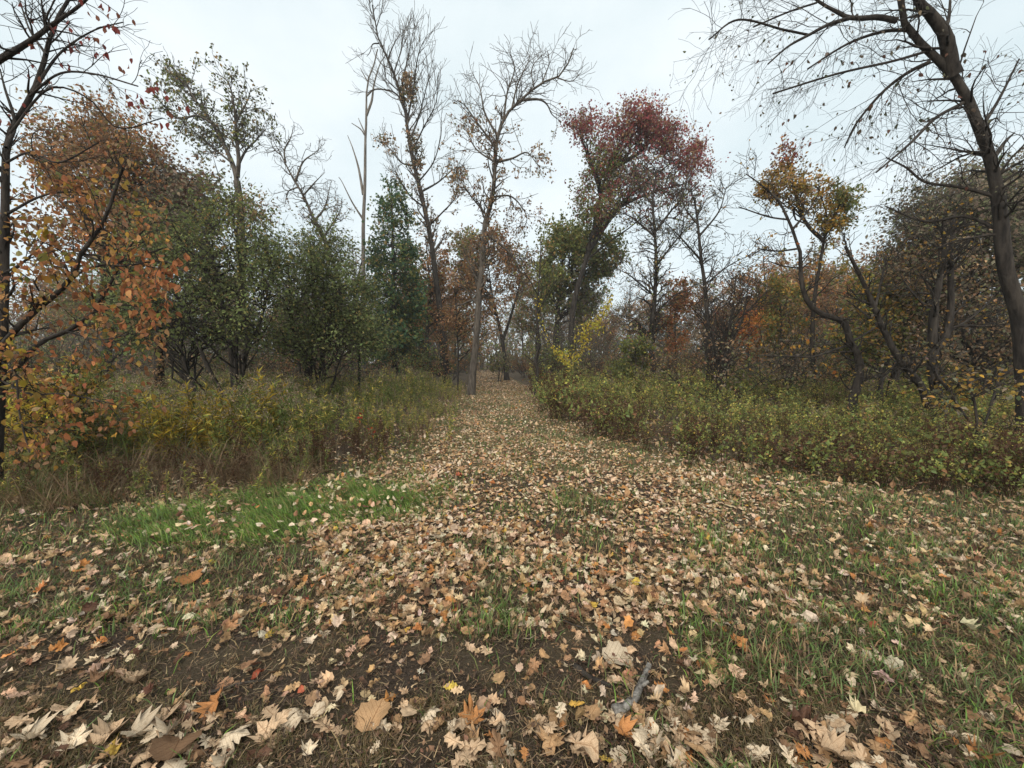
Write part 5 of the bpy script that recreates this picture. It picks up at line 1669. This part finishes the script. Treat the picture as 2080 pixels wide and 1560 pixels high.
# under the weeds and on along the path to its far end
yf = rng.uniform(20, 75, 9000)
xf = np.interp(yf, pl[:, 1], pl[:, 0]) + rng.random(9000) * (np.interp(yf, pr[:, 1], pr[:, 0]) - np.interp(yf, pl[:, 1], pl[:, 0]))
lit.add(*lay_mass(xf, yf, T_RHOMB, 0.12, 0.3))
yf = 4 + 20 * rng.random(16000)
xf = rng.uniform(-1.4, 1.4, 16000) * yf
lit.add(*lay_mass(xf, yf, T_RHOMB, 0.11, 0.5))
x, y = clear_spots(45000, 1.15, 7.0, 1.5)
k = rng.random(len(x)) < 0.25 + 0.75 * vnoise(x + 5, y, 0.4)
lit.add(*lay_mass(x[k], y[k], T_RHOMB, 0.014 + 0.022 * rng.random(int(k.sum())) ** 2, 0.6, [(0.2, 0.125, 0.07, 3), (0.13, 0.075, 0.045, 4), (0.07, 0.045, 0.03, 4), (0.34, 0.24, 0.15, 1)]))
# leaves caught on top of the long grass
x, y = rng.uniform(-4.2, -0.4, 1600), rng.uniform(3.2, 5.2, 1600)
a_, b_ = to_px(x, y)
k = inpoly(a_, b_, BRIGHT_STRIP) & (rng.random(len(x)) < 0.35)
v_, f_, c_ = lay_mass(x[k], y[k], T_CURL, 0.06, 0.6)
v_[:, 2] += np.repeat(rng.uniform(0.03, 0.12, int(k.sum())), len(T_CURL[0]))
lit.add(v_, f_, c_)
# flat straw and dead stems on the bare soil
x, y = clear_spots(26000, 1.15, 4.0, 1.2)
T_STRAW = (np.array([[-0.03, 0, 0], [0.03, 0, 0.01], [0.02, 1, 0.0], [-0.02, 1, 0.02]]), np.array([[0, 1, 2], [0, 2, 3]]))
lit.add(*lay_mass(x, y, T_STRAW, 0.05, 0.25, [(0.24, 0.17, 0.1, 3), (0.14, 0.1, 0.06, 3), (0.06, 0.042, 0.03, 4)]))
tag(lit.build('leaf_litter', M_DRY, smooth=False), 'carpet of fallen tan and brown leaves over the clearing and path', 'leaves', kind='stuff')

# ------------------------------------------------------------------ sticks on the ground
def stick(name, label, pts, r0, r1, mat, h0=0.02, n=14):
    P = np.array([gp(*q) for q in pts])
    P[:, 2] += h0
    P = smooth_line(P, n)
    R = np.linspace(r0, r1, n) * (1 + 0.08 * rng.standard_normal(n))
    r = empty(name, P[0] - [0, 0, h0], label, 'branch')
    v, f = tubes(P[None], R[None], 9, 0.08)
    m = MB().add(v, f)
    for e, ring in ((0, 0), (n - 1, (n - 1) * 9)):
        cv = np.vstack([v[ring:ring + 9], P[e][None]])
        m.add(cv, [[i, (i + 1) % 9, 9] for i in range(9)])
    m.build('bark', mat, r)
    return r, P, R


r, P, R = stick('fallen_branch', 'curved grey lichened branch lying on the thatch right of the centre front', [(1245, 1450), (1270, 1443), (1290, 1425), (1300, 1400), (1308, 1380), (1318, 1355)], 0.021, 0.014, M_LICHEN, 0.02)
MB().add(*tubes(*stack((smooth_line(np.array([P[7], P[7] + [0.03, 0.01, 0.012], P[7] + [0.05, 0.015, 0.02]]), 6), np.array([0.013, 0.011, 0.01, 0.009, 0.008, 0.007]))), 6, 0.08)).build('stub', M_LICHEN, r)
stick('stick', 'thin grey stick on the bare soil left of the fallen branch', [(1000, 1428), (1018, 1410), (1036, 1390)], 0.008, 0.005, M_BARK_GREY, 0.012)
stick('stick', 'short dark broken stick beside the large fan-shaped leaf', [(1168, 1355), (1195, 1378), (1240, 1400)], 0.016, 0.010, M_BARK, 0.015)
stick('stick', 'slender brown stick on the soil beside the scarlet leaf', [(430, 1405), (490, 1390), (545, 1383)], 0.007, 0.004, M_BARK_GREY, 0.012)
stick('stick', 'thin dark twig lying across the grass at the centre right', [(1130, 1255), (1180, 1275), (1240, 1290)], 0.004, 0.002, M_BARK, 0.03)

# ------------------------------------------------------------------ thin damp air of the wood
hb = np.array([[-275.0, -45, -1.4], [275, -45, -1.4], [275, 340, -1.4], [-275, 340, -1.4], [-275, -45, 27], [275, -45, 27], [275, 340, 27], [-275, 340, 27]])
hf = [[0, 2, 1], [0, 3, 2], [4, 5, 6], [4, 6, 7], [0, 1, 5], [0, 5, 4], [1, 2, 6], [1, 6, 5], [2, 3, 7], [2, 7, 6], [3, 0, 4], [3, 4, 7]]
hm, hn, hl = new_mat('damp_air')
ho = hn.new('ShaderNodeOutputMaterial')
hv = hn.new('ShaderNodeVolumePrincipled')
hv.inputs['Color'].default_value = (0.9, 0.93, 0.96, 1)
hv.inputs['Density'].default_value = 0.0008
hl.new(hv.outputs[0], ho.inputs['Volume'])
tag(MB().add(hb, hf).build('haze', hm, smooth=False), 'thin pale haze between the trees', 'haze', kind='stuff')
